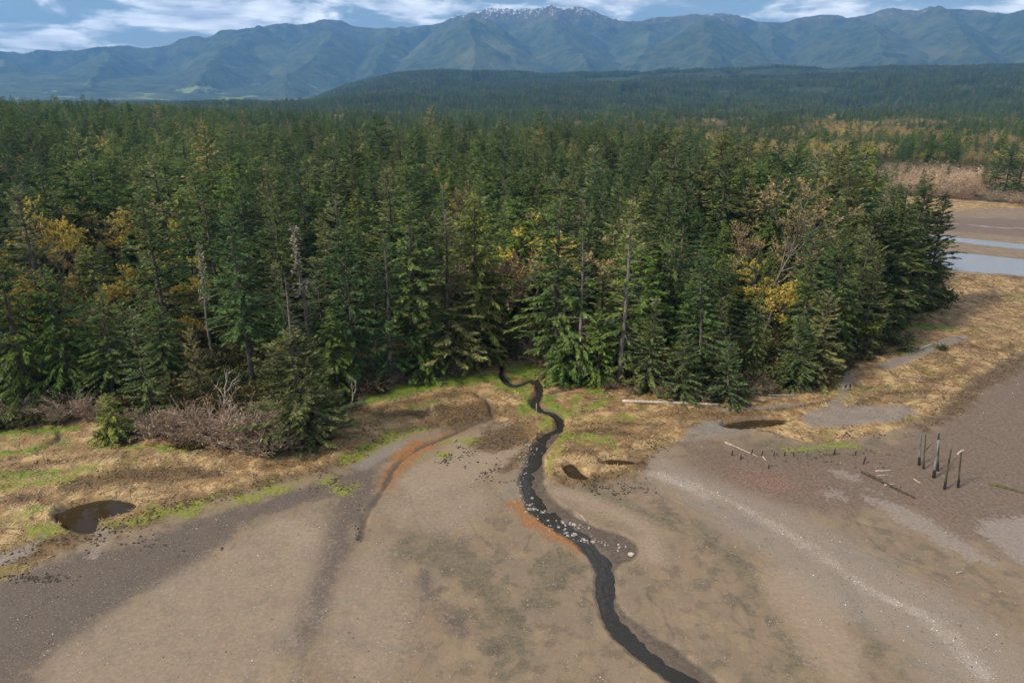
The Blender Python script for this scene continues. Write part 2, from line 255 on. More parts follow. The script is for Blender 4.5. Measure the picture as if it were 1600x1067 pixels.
LAY = {  # name: [('p', points) or ('l', points, half width m)]
 'purple': [('p', [(1090, 690), (1250, 704), (1400, 690), (1480, 645), (1540, 600), (1620, 550), (1800, 490), (2100, 560), (2100, 930), (1700, 910), (1600, 885), (1500, 836), (1400, 800), (1300, 806), (1200, 792), (1130, 762), (1075, 722)]),
            ('p', [(1400, 345), (1500, 340), (1700, 345), (2000, 360), (2000, 400), (1700, 380), (1500, 362), (1400, 356)])],
 'darkgravel': [('p', [(-500, 1200), (-500, 985), (-200, 950), (0, 905), (120, 868), (230, 840), (330, 805), (430, 775), (500, 752), (560, 728), (602, 714), (588, 742), (566, 762), (530, 775), (480, 786), (430, 802), (398, 817), (366, 842), (300, 882), (220, 927), (130, 985), (75, 1030), (50, 1090), (0, 1250), (-400, 1500)]),
                ('l', [(578, 735), (552, 785), (524, 850), (498, 920), (472, 985), (455, 1003)], [2.4, 2.6, 2.5, 2.0]),
                ('l', [(1128, 795), (1160, 808), (1185, 822)], 0.5), ('l', [(660, 900), (690, 960), (780, 1010)], 0.8), ('l', [(520, 985), (545, 990), (560, 1010)], 0.5)],
 'greygravel': [('l', [(1030, 728), (1090, 765), (1170, 802), (1240, 842), (1310, 890), (1370, 930), (1440, 962), (1500, 1010), (1560, 1080), (1640, 1180)], [3, 6.5, 7.5, 7, 7]),
                ('l', [(840, 700), (818, 745), (812, 775), (835, 805), (880, 832)], 1.0)],
 'pads': [('p', [(1252, 652), (1285, 641), (1350, 636), (1432, 645), (1400, 660), (1340, 669), (1268, 669)]), ('p', [(1062, 688), (1090, 668), (1130, 661), (1195, 668), (1120, 682)]),
                ('l', [(1322, 575), (1322, 600), (1312, 625), (1292, 644)], 1.1),
                ('l', [(570, 728), (600, 705), (618, 692)], 1.5), ('l', [(1385, 575), (1440, 552), (1500, 528)], 1.6), ('l', [(1125, 642), (1190, 640), (1250, 634)], .7)],
 'olive': [('l', [(1035, 795), (1070, 818), (1110, 850), (1145, 885), (1168, 915), (1182, 945)], [1.0, 1.7, 1.3, 0.6]), ('l', [(1195, 960), (1240, 1010), (1260, 1067)], [.5, 1.2, 1.0]), ('l', [(1290, 880), (1340, 960), (1370, 1040)], [.5, 1.3, .8]), ('l', [(935, 770), (1000, 800), (1060, 815)], 1.5), ('p', [(1195, 684), (1270, 692), (1355, 684), (1358, 700), (1260, 712), (1205, 704)]),
           ('l', [(620, 870), (660, 850), (720, 870), (760, 920), (790, 1000)], 2.6), ('l', [(880, 880), (840, 930)], 3.0)],
 'shell': [('l', [(1075, 752), (1170, 798), (1240, 839), (1310, 887), (1370, 928), (1440, 960), (1490, 1000), (1530, 1042), (1570, 1090)], [0.2, 0.55, 0.5, 0.7, 0.9]), ('l', [(1020, 742), (1060, 755), (1100, 775)], 0.7)],
 'sand': [('p', [(620, 755), (655, 722), (690, 702), (745, 672), (800, 678), (815, 700), (795, 735), (730, 752), (660, 775)]), ('p', [(1190, 905), (1240, 890), (1300, 925), (1330, 985), (1350, 1067), (1300, 1060), (1250, 1010)]),
          ('p', [(428, 815), (460, 813), (496, 833), (484, 850), (452, 849)]), ('l', [(880, 770), (960, 800), (1010, 830), (1020, 870)], 1.6)],
 'orange': [('l', [(740, 664), (700, 681), (655, 700), (618, 728), (600, 762)], [.5, 1.0, 1.3, .9]), ('p', [(600, 758), (608, 728), (628, 702), (655, 690), (692, 684), (676, 702), (650, 718), (622, 742)]), ('l', [(808, 790), (835, 818), (880, 842), (908, 858)], 1.3)],
 'wet': [('p', [(1522, 818), (1560, 810), (1700, 812), (1700, 895), (1600, 880), (1562, 856)]), ('p', [(1296, 737), (1330, 740), (1352, 765), (1385, 775)]), ('p', [(1352, 775), (1420, 792), (1482, 832), (1556, 879), (1500, 869), (1440, 836), (1400, 812)]), ('p', [(1385, 794), (1412, 788), (1424, 796), (1412, 806), (1390, 808)]), ('p', [(1290, 770), (1312, 768), (1314, 778), (1294, 780)]),
         ('l', [(163, 834), (160, 850), (148, 868)], [0.9, 0.6, 0.3]), ('p', [(-40, 905), (0, 872), (55, 848), (62, 856), (40, 872), (0, 893)]), ('l', [(1440, 352), (1500, 350), (1560, 356), (1640, 358), (1800, 372)], [.6, 1.8, 1.0]), ('l', [(1420, 322), (1480, 320), (1530, 312), (1560, 306)], [1.6, 1.2, .5]), ('l', [(1430, 306), (1500, 309), (1560, 308)], .7), ('l', [(1450, 383), (1560, 390), (1700, 402)], .5), ('l', [(1520, 340), (1600, 343), (1700, 345)], .8), ('p', [(1480, 424), (1540, 424), (1542, 428), (1500, 428)]), ('p', [(1376, 640), (1400, 636), (1420, 645), (1395, 650)])],
 'wrack': [('l', [(-300, 965), (0, 880), (60, 862), (110, 842), (200, 822), (250, 802), (340, 778), (450, 748), (520, 728), (580, 698), (640, 672), (700, 660)], [2.8, 2.6, 1.8, 1.5, 1.5, 1.7]),
           ('p', [(682, 640), (720, 634), (760, 626), (776, 648), (745, 664), (692, 668)]), ('l', [(876, 688), (920, 676), (985, 680), (1040, 692)], [1.2, 1.8, .8]), ('l', [(866, 742), (895, 752), (940, 748), (985, 735), (1015, 712)], [1.0, 1.4, .8]), ('l', [(925, 712), (905, 700), (880, 712)], .9), ('p', [(90, 772), (110, 748), (220, 734), (338, 738), (330, 752), (220, 758), (150, 770)]),
           ('p', [(735, 690), (770, 668), (826, 662), (834, 690), (800, 700), (760, 706)]), ('l', [(1440, 668), (1480, 650), (1525, 605), (1560, 585), (1610, 555), (1700, 515)], [1.2, 2.2, 2.4]), ('l', [(790, 735), (812, 715), (825, 700)], 1.1), ('l', [(560, 640), (600, 650), (660, 650)], 1.6),
           ('l', [(1130, 652), (1240, 640), (1290, 630)], 0.9), ('l', [(1440, 560), (1500, 540), (1560, 550), (1590, 535)], 0.7), ('l', [(1445, 424), (1530, 430), (1620, 440)], 0.9), ('l', [(1500, 434), (1545, 452), (1560, 475)], 0.8)],
 'green': [('l', [(552, 634), (600, 622), (660, 605), (720, 596), (785, 594)], [1.4, 2.8, 3.2]), ('p', [(794, 578), (815, 572), (845, 570), (836, 590), (812, 597)]), ('l', [(850, 605), (890, 601), (930, 612)], 1.6), ('l', [(890, 640), (905, 624), (940, 616)], 0.9), ('l', [(900, 640), (935, 636), (958, 622)], 0.6), ('l', [(-60, 688), (0, 680), (60, 676), (112, 672)], 1.5),
           ('l', [(1376, 520), (1420, 512), (1480, 514)], 1.8), ('l', [(1380, 538), (1400, 530)], 1.2), ('l', [(1420, 556), (1475, 540)], 1.2), ('l', [(800, 612), (820, 606), (832, 598)], 1.0), ('l', [(150, 700), (230, 702), (300, 706)], 0.6)],
 'algae': [('l', [(540, 720), (575, 704), (612, 684), (656, 672)], [0.9, 1.4, 0.8]), ('l', [(345, 788), (400, 770), (470, 750)], [0.6, 1.3, 0.9]), ('l', [(880, 672), (872, 700), (858, 735)], [1.0, 0.9, 0.7]), ('p', [(838, 664), (862, 656), (868, 668), (846, 674)]), ('l', [(0, 762), (60, 757), (120, 748)], 1.1), ('l', [(232, 800), (285, 802)], 0.8),
           ('l', [(900, 690), (945, 688), (962, 702)], 1.0), ('l', [(876, 650), (895, 642)], 1.2), ('l', [(172, 826), (210, 818)], 0.8), ('l', [(660, 716), (690, 712)], 0.8), ('l', [(700, 690), (740, 685)], 0.7), ('l', [(826, 650), (846, 646)], 0.8), ('l', [(40, 822), (80, 835)], 1.0), ('l', [(510, 750), (540, 765)], 0.9), ('l', [(1230, 702), (1330, 695)], 0.5)],
}
_g = np.random.default_rng(5)
for _k, _v in LAYX.items(): LAY[_k] = LAY.get(_k, [])+_v
LAY['rill'] = []
for px, py, dx, dy in [(300, 830, -.5, 1), (380, 800, -.3, 1), (470, 780, -.2, 1), (640, 770, .1, 1), (700, 760, .15, 1), (760, 750, .2, 1), (800, 770, .1, 1), (870, 860, -.2, 1), (1010, 760, 1.2, 1), (1040, 800, 1.0, 1), (1090, 740, 1.6, 1), (1180, 790, 1.7, 1), (1260, 810, 1.5, 1), (1330, 800, 1.8, 1), (1420, 720, 1.5, 1), (1500, 660, 1.5, 1), (1130, 900, 1.0, 1), (1010, 920, .6, 1), (590, 850, -.1, 1), (420, 900, -.4, 1), (200, 900, -.6, 1)]:
    def walk(x, y, d, n, w):
        P = [(x, y)]
        for q in range(n): d += _g.normal(0, .35); x += (d+_g.normal(0, .25))*14; y += 13*_g.uniform(.6, 1.3); P.append((x, y))
        LAY['rill'].append(('l', P, [w, w*1.5, w*.5])); return P
    P = walk(px, py, dx, int(_g.integers(5, 12)), .10)
    for _ in range(2): a = P[int(_g.integers(1, len(P)-1))]; walk(a[0], a[1], dx+_g.normal(0, 1.0), 4, .07)
LAYW = {k: [(i[0], wpts(smooth_poly(i[1], 3) if i[0] == 'p' else smooth_line(i[1], 5)))+tuple(i[2:]) for i in v] for k, v in LAY.items()}
creek_left_w = wpts(smooth_line(creek_left[14:], 4))
creek_w, pool_w, river_w, stream_w = wpts(creek), wpts(pool), wpts(river), wpts(stream)
puddles_w = [wpts(p) for p in puddles]; thin_w = [(wpts(smooth_line(p, 5)), h) for p, h in thin_channels]
forest_w = wpts(forest); marsh_w = [wpts(p) for p in marsh_polys]
def layer(X, Y, k):
    out = np.full(X.shape, FAR)
    for i in LAYW[k]:
        out = np.maximum(out, sd_poly(X, Y, i[1]) if i[0] == 'p' else sd_line(X, Y, i[1], i[2]))
    return out
def s_forest(X, Y): return sd_poly(X, Y, forest_w)
def s_marsh(X, Y): return np.maximum(sd_poly(X, Y, marsh_w[0]), sd_poly(X, Y, marsh_w[1]))
def s_channel(X, Y):
    o = sd_poly(X, Y, creek_w)
    for p, h in thin_w: o = np.maximum(o, sd_line(X, Y, p, h))
    return o
def s_pool(X, Y):
    o = sd_poly(X, Y, pool_w)
    for p in puddles_w: o = np.maximum(o, sd_poly(X, Y, p))
    return o
def s_river(X, Y): return np.maximum(sd_poly(X, Y, river_w), sd_poly(X, Y, stream_w))
WATER = -0.36
def ground_z(X, Y, f=None, m=None, c=None, p=None, r=None):
    X = np.asarray(X, float); Y = np.asarray(Y, float)
    f = s_forest(X, Y) if f is None else f; m = s_marsh(X, Y) if m is None else m; c = s_channel(X, Y) if c is None else c
    p = s_pool(X, Y) if p is None else p; r = s_river(X, Y) if r is None else r
    R = np.hypot(X, Y)
    near = 1-sst(350, 600, R)
    h = (fbm(X/14, Y/14, 1)-0.5)*0.34*near + (fbm(X/2.6, Y/2.6, 2)-0.5)*0.10*near
    mm = sst(-0.6, 1.6, m+(vn(X/1.3, Y/1.3, 8)-0.5)*0.9)
    h = h + mm*(0.42+(fbm(X/3.2, Y/3.2, 3, 5)-0.5)*0.75*near)
    h = h + sst(0, 14, f)*0.9
    h = h + 16*sst(-90, -420, X)*sst(190, 520, Y)*(1-sst(1200, 2000, R))
    bed = sst(-0.55, 0.35, np.maximum(c, p)+(vn(X/0.8, Y/0.8, 5)-0.5)*0.35)
    dl = -sd_line(X, Y, creek_left_w, 0.0); side = np.where((c > -1) & (Y < creek_left_w[0, 1]), sst(1.5, 3.4, dl+(fbm(X/3.0, Y/3.0, 130)-.5)*3.5), 0)*0.17
    h = h*(1-bed) + bed*(side+-0.45+(fbm(X/2.6, Y/2.6, 6)-0.5)*0.22*(p < -2)-0.08*(p > -2))
    rb = sst(-2.5, 1.5, r); h = h*(1-rb) - rb*0.8
    return h

# ------------------------------------------------------------------ ground sheet
def build_ground():
    dep = np.concatenate([np.linspace(89.0, 50, 16), np.linspace(49.5, 6.0, 480), 6.0-np.linspace(0, 1, 60)[1:]**0.7*5.9])
    rr = H_CAM/np.tan(np.radians(dep)); rr = np.concatenate([rr, [50000.]])
    azf = np.arange(-0.76, 0.7601, 0.0024); azc = np.linspace(0.76, 2*pi-0.76, 32)[1:-1]
    az = np.concatenate([azf, azc]); na, nr = len(az), len(rr)
    X = (rr[:, None]*np.sin(az)[None]).ravel(); Y = (rr[:, None]*np.cos(az)[None]).ravel()
    f, m, c, p, r = s_forest(X, Y), s_marsh(X, Y), s_channel(X, Y), s_pool(X, Y), s_river(X, Y)
    f = np.where((np.hypot(X, Y) > 520) & (f < 0), 8.0, f)
    Z = ground_z(X, Y, f, m, c, p, r)
    Z = np.where(np.hypot(X, Y) > 2200, Z-2, Z)
    i = np.arange(nr-1)[:, None]*na; j = np.arange(na)[None]; k = (j+1) % na
    Q = np.stack([i+j, i+k, i+k+na, i+j+na], -1).reshape(-1, 4)[:, ::-1]
    cidx = len(X); V = np.vstack([np.stack([X, Y, Z], 1), [[0, 0, 0]]])
    j1 = np.arange(na); T = np.stack([np.full(na, cidx), (j1+1) % na, j1], -1)
    me = mesh_np('ground', V, [Q, T], smooth=True)
    L = {k: layer(X, Y, k) for k in LAYW}
    L.update(forest=f, marsh=m, channel=np.maximum(c, p), river=r)
    for k, v in L.items():
        a = me.attributes.new('sd_'+k, 'FLOAT', 'POINT'); a.data.foreach_set('value', np.clip(np.append(v, FAR), -12, 12).astype(np.float32))
    return me
def ground_material():
    k = NT('shore_ground'); n1 = k.noise(0.055, 5); n2 = k.noise(0.35, 6, 0.6); n3 = k.noise(1.7, 6, 0.62); n4 = k.noise(7.0, 3, 0.6); n5 = k.noise(0.12, 6, 0.65, dist=1.2)
    def pebbles(scale, lo, hi):
        v = k.n.new('ShaderNodeTexVoronoi'); v.inputs['Scale'].default_value = scale; k.l.new(k.co, v.inputs['Vector'])
        s = k.n.new('ShaderNodeSeparateColor'); k.l.new(v.outputs['Color'], s.inputs[0])
        return k.math('MULTIPLY', k.step(v.outputs['Distance'], 0.34, 0.2), k.step(s.outputs[0], lo, hi)), s.outputs[1]
    pb, pr = pebbles(4.0, 0.55, 0.7); pw, _ = pebbles(3.4, 0.93, 0.96); pw = k.math('MULTIPLY', pw, k.step(n2, 0.46, 0.6, 0.15, 1.0))
    edge = k.math('ADD', k.math('ADD', k.math('MULTIPLY_ADD', n4, 3.0, -1.5), k.math('ADD', k.math('MULTIPLY_ADD', n3, 5.0, -2.5), k.math('MULTIPLY_ADD', n2, 7.0, -3.5))), k.math('MULTIPLY_ADD', n5, 5.0, -2.5))
    col = k.mix(k.step(n1, 0.35, 0.66), (0.252, 0.180, 0.110), (0.202, 0.140, 0.086))
    col = k.mix(k.step(n5, 0.46, 0.62, 0, 0.75), col, (0.180, 0.140, 0.092))
    col = k.mix(k.math('MULTIPLY', k.step(n2, 0.5, 0.62, 0, 0.55), k.step(n4, 0.42, 0.6)), col, (0.150, 0.115, 0.078))
    col = k.mix(k.step(n3, 0.5, 0.72, 0, 0.4), col, (0.285, 0.210, 0.148))
    col = k.mix(k.math('MULTIPLY', pb, k.step(n2, 0.42, 0.62, 0.05, 0.55)), col, k.mix(pr, (0.13, 0.105, 0.085), (0.36, 0.29, 0.22)))
    mp = k.n.new('ShaderNodeMapping'); mp.inputs['Rotation'].default_value = (0, 0, radians(-32)); mp.inputs['Scale'].default_value = (1.0, 0.32, 1); k.l.new(k.co, mp.inputs[0])
    n6 = k.noise(0.5, 6, 0.65, mp.outputs[0], 1.6); n7 = k.noise(22.0, 2, 0.6)
    col = k.mix(k.step(n6, 0.52, 0.66, 0, 0.30), col, (0.155, 0.118, 0.080)); col = k.mix(k.step(n6, 0.46, 0.34, 0, 0.25), col, (0.300, 0.232, 0.170))
    rill = k.math('ABSOLUTE', k.math('SUBTRACT', k.noise(0.13, 6, 0.6, mp.outputs[0], 2.0), 0.5)); col = k.mix(k.step(rill, 0.010, 0.001, 0, 0.45), col, (0.115, 0.085, 0.060))
    col = k.mix(k.step(n7, 0.55, 0.75, 0, 0.5), col, (0.36, 0.29, 0.22)); col = k.mix(k.step(n7, 0.42, 0.28, 0, 0.5), col, (0.11, 0.085, 0.062))
    col = k.mix(k.step(n4, 0.5, 0.66, 0, 0.45), col, (0.135, 0.102, 0.072)); col = k.mix(k.step(n1, 0.56, 0.40, 0, 0.35), col, (0.165, 0.122, 0.082))
    col = k.mix(k.math('MULTIPLY', k.step(n2, 0.50, 0.60, 0, 0.75), k.step(n7, 0.40, 0.58)), col, (0.098, 0.078, 0.052)); col = k.mix(k.step(k.noise(0.21, 4, 0.6), 0.54, 0.64, 0, 0.4), col, (0.275, 0.200, 0.115))
    def over(col, name, c1, c2, w=0.5, amp=0.6, op=1.0, nz=None):
        f = k.math('MULTIPLY_ADD', edge, amp, k.attr('sd_'+name)); f = k.step(f, -w, w, 0, op)
        return k.mix(f, col, k.mix(k.step(nz or n3, 0.38, 0.64), c1, c2)), f
    col, fp = over(col, 'purple', (0.122, 0.085, 0.060), (0.182, 0.128, 0.088), 3.5, 1.5)
    col, frl = over(col, 'rill', (0.085, 0.062, 0.044), (0.140, 0.104, 0.074), 0.30, 0.10, 0.75)
    col, fg = over(col, 'darkgravel', (0.068, 0.053, 0.043), (0.135, 0.104, 0.083), 1.4, 1.0, 0.85, n4)
    col, fo = over(col, 'olive', (0.072, 0.066, 0.040), (0.145, 0.118, 0.075), 1.8, 1.6, 0.62)
    col, fs = over(col, 'sand', (0.265, 0.195, 0.132), (0.305, 0.228, 0.160), 1.6, 0.9, 0.75)
    col, _ = over(col, 'silt', (0.240, 0.182, 0.128), (0.300, 0.232, 0.168), 2.2, 1.6, 0.55)
    col, fg2 = over(col, 'greygravel', (0.200, 0.160, 0.125), (0.310, 0.255, 0.205), 3.0, 1.0, 0.6, n4)
    col, fsh = over(col, 'shell', (0.28, 0.225, 0.175), (0.46, 0.40, 0.33), 1.2, 0.8, 0.6, n4)
    col, _ = over(col, 'orange', (0.290, 0.135, 0.045), (0.230, 0.095, 0.030), 0.9, 0.7, 0.9)
    grav = k.math('MAXIMUM', k.math('MAXIMUM', fg, fg2), fsh)
    col = k.mix(k.math('MULTIPLY', pb, k.math('MULTIPLY', grav, 0.7)), col, k.mix(pr, (0.085, 0.070, 0.062), (0.38, 0.33, 0.28)))
    col = k.mix(k.math('MULTIPLY', pw, 0.75), col, (0.55, 0.50, 0.43))
    tan1 = k.mix(k.step(n2, 0.42, 0.58), (0.235, 0.130, 0.050), (0.450, 0.305, 0.140))
    tan1 = k.mix(k.step(n5, 0.46, 0.58, 0, 0.85), tan1, k.mix(k.step(n3, 0.4, 0.6), (0.130, 0.078, 0.036), (0.260, 0.150, 0.070)))
    tan1 = k.mix(k.step(n4, 0.5, 0.7, 0, 0.5), tan1, (0.47, 0.36, 0.22))
    tan1 = k.mix(k.math('MULTIPLY', k.step(k.noise(0.09, 5, 0.6), 0.52, 0.62, 0, 0.8), k.step(n3, 0.38, 0.55)), tan1, (0.165, 0.150, 0.035))
    rl = k.math('ABSOLUTE', k.math('SUBTRACT', k.noise(0.10, 5, 0.55, dist=1.5), 0.5))
    tan1 = k.mix(k.step(rl, 0.016, 0.004, 0, 0.8), tan1, (0.060, 0.040, 0.022))
    fm = k.step(k.math('MULTIPLY_ADD', edge, 0.6, k.attr('sd_marsh')), -0.4, 0.4); col = k.mix(fm, col, tan1)
    col, _ = over(col, 'green', (0.092, 0.175, 0.012), (0.205, 0.225, 0.036), 1.0, 1.0, 0.95)
    col, fw = over(col, 'wrack', (0.048, 0.032, 0.016), (0.165, 0.100, 0.044), 1.4, 1.3, 0.92)
    col, fpd = over(col, 'pads', (0.150, 0.125, 0.105), (0.270, 0.230, 0.195), 0.8, 0.6, 0.85, n4)
    col, _ = over(col, 'algae', (0.140, 0.180, 0.018), (0.250, 0.235, 0.045), 0.9, 1.3, 0.85)
    col, fwet = over(col, 'wet', (0.215, 0.165, 0.125), (0.265, 0.210, 0.165), 0.8, 0.7, 0.85)
    col, fc = over(col, 'channel', (0.085, 0.062, 0.043), (0.130, 0.098, 0.070), 0.35, 0.25)
    col, _ = over(col, 'river', (0.10, 0.08, 0.06), (0.14, 0.11, 0.09), 2.0, 0.5)
    col, ff = over(col, 'forest', (0.040, 0.034, 0.016), (0.085, 0.060, 0.032), 1.5, 1.0)
    rough = k.math('MULTIPLY_ADD', fwet, -0.50, 0.80); rough = k.math('MULTIPLY_ADD', fc, -0.35, rough); rough = k.math('MULTIPLY_ADD', fp, -0.1, rough)
    rough = k.math('MAXIMUM', rough, 0.22)
    hgt = k.math('ADD', k.math('MULTIPLY', n4, 0.5), k.math('ADD', k.math('MULTIPLY', pb, k.math('MULTIPLY_ADD', grav, 0.6, 0.12)), k.math('MULTIPLY', n3, k.math('MULTIPLY_ADD', fm, 2.4, 0.3))))
    hgt = k.math('MULTIPLY', hgt, k.math('SUBTRACT', 1.0, k.math('MULTIPLY', fwet, 0.85)))
    k.bump(hgt, 0.55, 0.22)
    return k.done(col, rough, 0.3)
gme = build_ground(); gme.materials.append(ground_material())
struct(add('ground', gme))

# ------------------------------------------------------------------ water
def water_material(name, col, rough=0.06, b=0.02):
    k = NT(name); n = k.noise(1.1, 3, 0.5); k.bump(n, b, 0.3); m = k.done(col, rough, 0.5); k.p.inputs['IOR'].default_value = 1.33; return m
def sheet(name, poly, z, mat, grow=0.5):
    P = np.asarray(poly); bm = bmesh.new()
    area = 0.5*np.sum(P[:, 0]*np.roll(P[:, 1], -1)-np.roll(P[:, 0], -1)*P[:, 1]); s = 1 if area > 0 else -1
    d = np.roll(P, -1, 0)-np.roll(P, 1, 0); d /= np.linalg.norm(d, axis=1, keepdims=True)+1e-9
    P = P+np.stack([d[:, 1], -d[:, 0]], 1)*grow*s
    f = bm.faces.new([bm.verts.new((x, y, z)) for x, y in (P if s > 0 else P[::-1])])
    bmesh.ops.triangulate(bm, faces=[f]); me = bpy.data.meshes.new(name); bm.to_mesh(me); bm.free(); me.materials.append(mat)
    return struct(add(name, me))
wm_creek = water_material('creek_water', (0.030, 0.027, 0.022), 0.06, 0.12); wm_pool = water_material('pool_water', (0.040, 0.026, 0.010), 0.03, 0.005)
wm_river = water_material('river_water', (0.22, 0.225, 0.225), 0.22, 0.3)
sheet('creek', creek_w, WATER, wm_creek, 0.25); sheet('pool', pool_w, WATER+0.02, wm_pool, 0.25)
for p in puddles_w: sheet('puddle', p, WATER+0.02, wm_pool, 0.2)
sheet('river', river_w, -0.42, wm_river, 0.6); sheet('stream', stream_w, -0.42, wm_river, 0.6)

# ------------------------------------------------------------------ hills and mountains
HILL = [(-500, 172), (100, 172), (300, 171), (430, 168), (480, 157), (540, 133), (620, 115), (700, 112), (800, 114), (1000, 114), (1200, 109), (1400, 105), (1600, 101), (2100, 100)]
_ha, _hz = zip(*[z_at(a, b, 6200.) for a, b in HILL])
def hill_z(az, r):
    ridge = np.interp(az, _ha, _hz)-20
    up = sst(2100, 6200, r)**1.15; dn = 1-0.65*sst(6300, 8600, r)
    x = r*np.sin(az); y = r*np.cos(az)
    lowz = 26*np.exp(-((r-3000)/420)**2)*sst(-0.5, -0.33, az)*(1-sst(0.02, 0.14, az))
    return np.maximum(ridge, 8)*up*dn + lowz + (fbm(x/700, y/700, 20)-0.5)*95*sst(2200, 3600, r)*(0.35+0.65*sst(-0.25, -0.05, az))*(1-sst(5400, 6200, r)) - 6*(1-sst(2100, 2500, r))
def polar_mesh(name, az, rr, zf, mat):
    A, R = np.meshgrid(az, rr); Z = zf(A, R); na = len(az)
    V = np.stack([R*np.sin(A), R*np.cos(A), Z], -1).reshape(-1, 3)
    i = np.arange(len(rr)-1)[:, None]*na; j = np.arange(na-1)[None]
    Q = np.stack([i+j, i+j+na, i+j+na+1, i+j+1], -1).reshape(-1, 4)[:, ::-1]
    return struct(add(name, mesh_np(name, V, [Q], mat, smooth=True)))
def hills_material():
    k = NT('hill_forest'); a = k.noise(0.0018, 5, 0.6); b = k.noise(0.012, 5, 0.6)
    col = k.mix(k.step(b, 0.35, 0.65), (0.022, 0.036, 0.014), (0.050, 0.066, 0.026))
    col = k.mix(k.step(k.math('MULTIPLY_ADD', b, 0.25, a), 0.72, 0.80, 0, 0.8), col, (0.10, 0.115, 0.045)); k.bump(b, 1.0, 30.0); return k.done(col, 0.9, 0.1)
polar_mesh('hills', np.arange(-0.86, 0.861, 0.006), np.linspace(2050, 8800, 110), hill_z, hills_material())
SKYL = [(-500, 80), (-150, 95), (0, 86), (60, 83), (100, 79), (180, 76), (260, 72), (330, 56), (350, 46), (400, 42), (450, 38), (510, 31), (545, 38), (600, 43), (650, 40), (700, 32), (745, 18), (770, 13), (800, 18), (830, 15), (850, 10), (870, 17), (905, 14), (930, 20), (960, 33), (1000, 30), (1040, 28), (1090, 27), (1110, 24), (1150, 27), (1180, 36), (1230, 34), (1250, 28), (1290, 24), (1340, 21), (1400, 17), (1450, 13), (1500, 16), (1560, 18), (1600, 14), (1750, 22), (2100, 40)]
SPURS = [[(735, 20, 12500), (742, 36, 10700), (752, 118, 8500)], [(852, 16, 12700), (885, 60, 11200), (925, 118, 9200)], [(1105, 26, 11900), (1108, 36, 10500), (1122, 118, 8500)], [(1330, 24, 12700), (1370, 48, 11000), (1410, 112, 9000)], [(1450, 15, 12600), (1500, 58, 10900), (1545, 110, 9000)],
         [(515, 33, 12600), (490, 72, 11000), (455, 130, 9000)], [(400, 43, 12600), (345, 88, 10800), (300, 140, 9000)], [(620, 43, 12600), (590, 82, 11000), (560, 125, 9300)], [(180, 77, 12500), (150, 112, 10500), (110, 150, 8800)], [(1010, 31, 12900), (1008, 72, 11300), (1000, 112, 10000)], [(1600, 15, 12600), (1650, 60, 10800), (1690, 110, 9000)], [(0, 87, 12500), (-40, 120, 10600), (-80, 150, 9000)], [(1195, 36, 13300), (1215, 70, 11700), (1228, 100, 10600)]]
def mountain_z(A, R):
    x = R*np.sin(A); y = R*np.cos(A)
    wx = x+(fbm(x/900, y/900, 30)-0.5)*520; wy = y+(fbm(x/900, y/900, 33)-0.5)*520
    h = np.full(A.shape, -200.0)
    def ridge(pts, slope):
        nonlocal h
        for (a0, z0, r0), (a1, z1, r1) in zip(pts[:-1], pts[1:]):
            ax, ay, bx, by = r0*sin(a0), r0*cos(a0), r1*sin(a1), r1*cos(a1); L = (bx-ax)**2+(by-ay)**2
            t = np.clip(((wx-ax)*(bx-ax)+(wy-ay)*(by-ay))/L, 0, 1); d = np.hypot(wx-ax-t*(bx-ax), wy-ay-t*(by-ay))
            h = np.maximum(h, z0+(z1-z0)*t - slope*d*(1-0.12*np.clip(d/2000, 0, 1)))
    ridge([(*z_at(a, b, 13300.), 13300.) for a, b in SKYL], 1.0)
    for s in SPURS: ridge([(*z_at(a, b, r), r) for a, b, r in s], 0.56)
    rg = 1-np.abs(2*fbm(x/1100, y/1100, 40, 4)-1)
    det = (rg-0.75)*170 + (fbm(x/420, y/420, 44, 4)-0.5)*130
    apron = 30+330*sst(7600, 11800, R)+(fbm(x/900, y/900, 50)-0.5)*120
    hh = h+det*sst(50, 500, h)*0.8
    return np.where(R > 13500, np.maximum(h, -50), np.maximum(hh, apron*sst(7600, 8400, R)-20))
def mountain_material():
    k = NT('mountain_slopes'); s = k.n.new('ShaderNodeSeparateXYZ'); k.l.new(k.geo('Position'), s.inputs[0]); z = s.outputs[2]
    a = k.noise(0.0011, 6, 0.6); b = k.noise(0.006, 6, 0.68); c = k.noise(0.025, 4, 0.6)
    col = k.mix(k.step(b, 0.36, 0.66), (0.036, 0.054, 0.022), (0.100, 0.122, 0.048))
    col = k.mix(k.step(a, 0.52, 0.66, 0, 0.75), col, (0.140, 0.150, 0.064))
    col = k.mix(k.math('MULTIPLY', k.step(k.math('MULTIPLY_ADD', b, 700.0, z), 1400, 1750), 0.55), col, k.mix(k.step(c, 0.4, 0.6), (0.10, 0.075, 0.06), (0.20, 0.15, 0.12)))
    n = k.n.new('ShaderNodeSeparateXYZ'); k.l.new(k.geo('Normal'), n.inputs[0])
    snow = k.math('MULTIPLY', k.step(k.math('MULTIPLY_ADD', c, 1500.0, k.math('MULTIPLY_ADD', b, 700.0, z)), 2630, 2710), k.step(n.outputs[2], 0.55, 0.75))
    col = k.mix(snow, col, (0.80, 0.82, 0.85))
    fld = k.math('MULTIPLY', k.step(z, 240, 190), k.step(k.noise(0.0022, 4, 0.6), 0.60, 0.62)); col = k.mix(fld, col, (0.22, 0.27, 0.10))
    k.bump(k.math('ADD', b, k.math('MULTIPLY', c, 0.5)), 1.0, 60.0); return k.done(col, 0.9, 0.1)
polar_mesh('mountains', np.arange(-0.86, 0.861, 0.0021), np.concatenate([np.linspace(7600, 13600, 260), np.linspace(13700, 17000, 12)]), mountain_z, mountain_material())

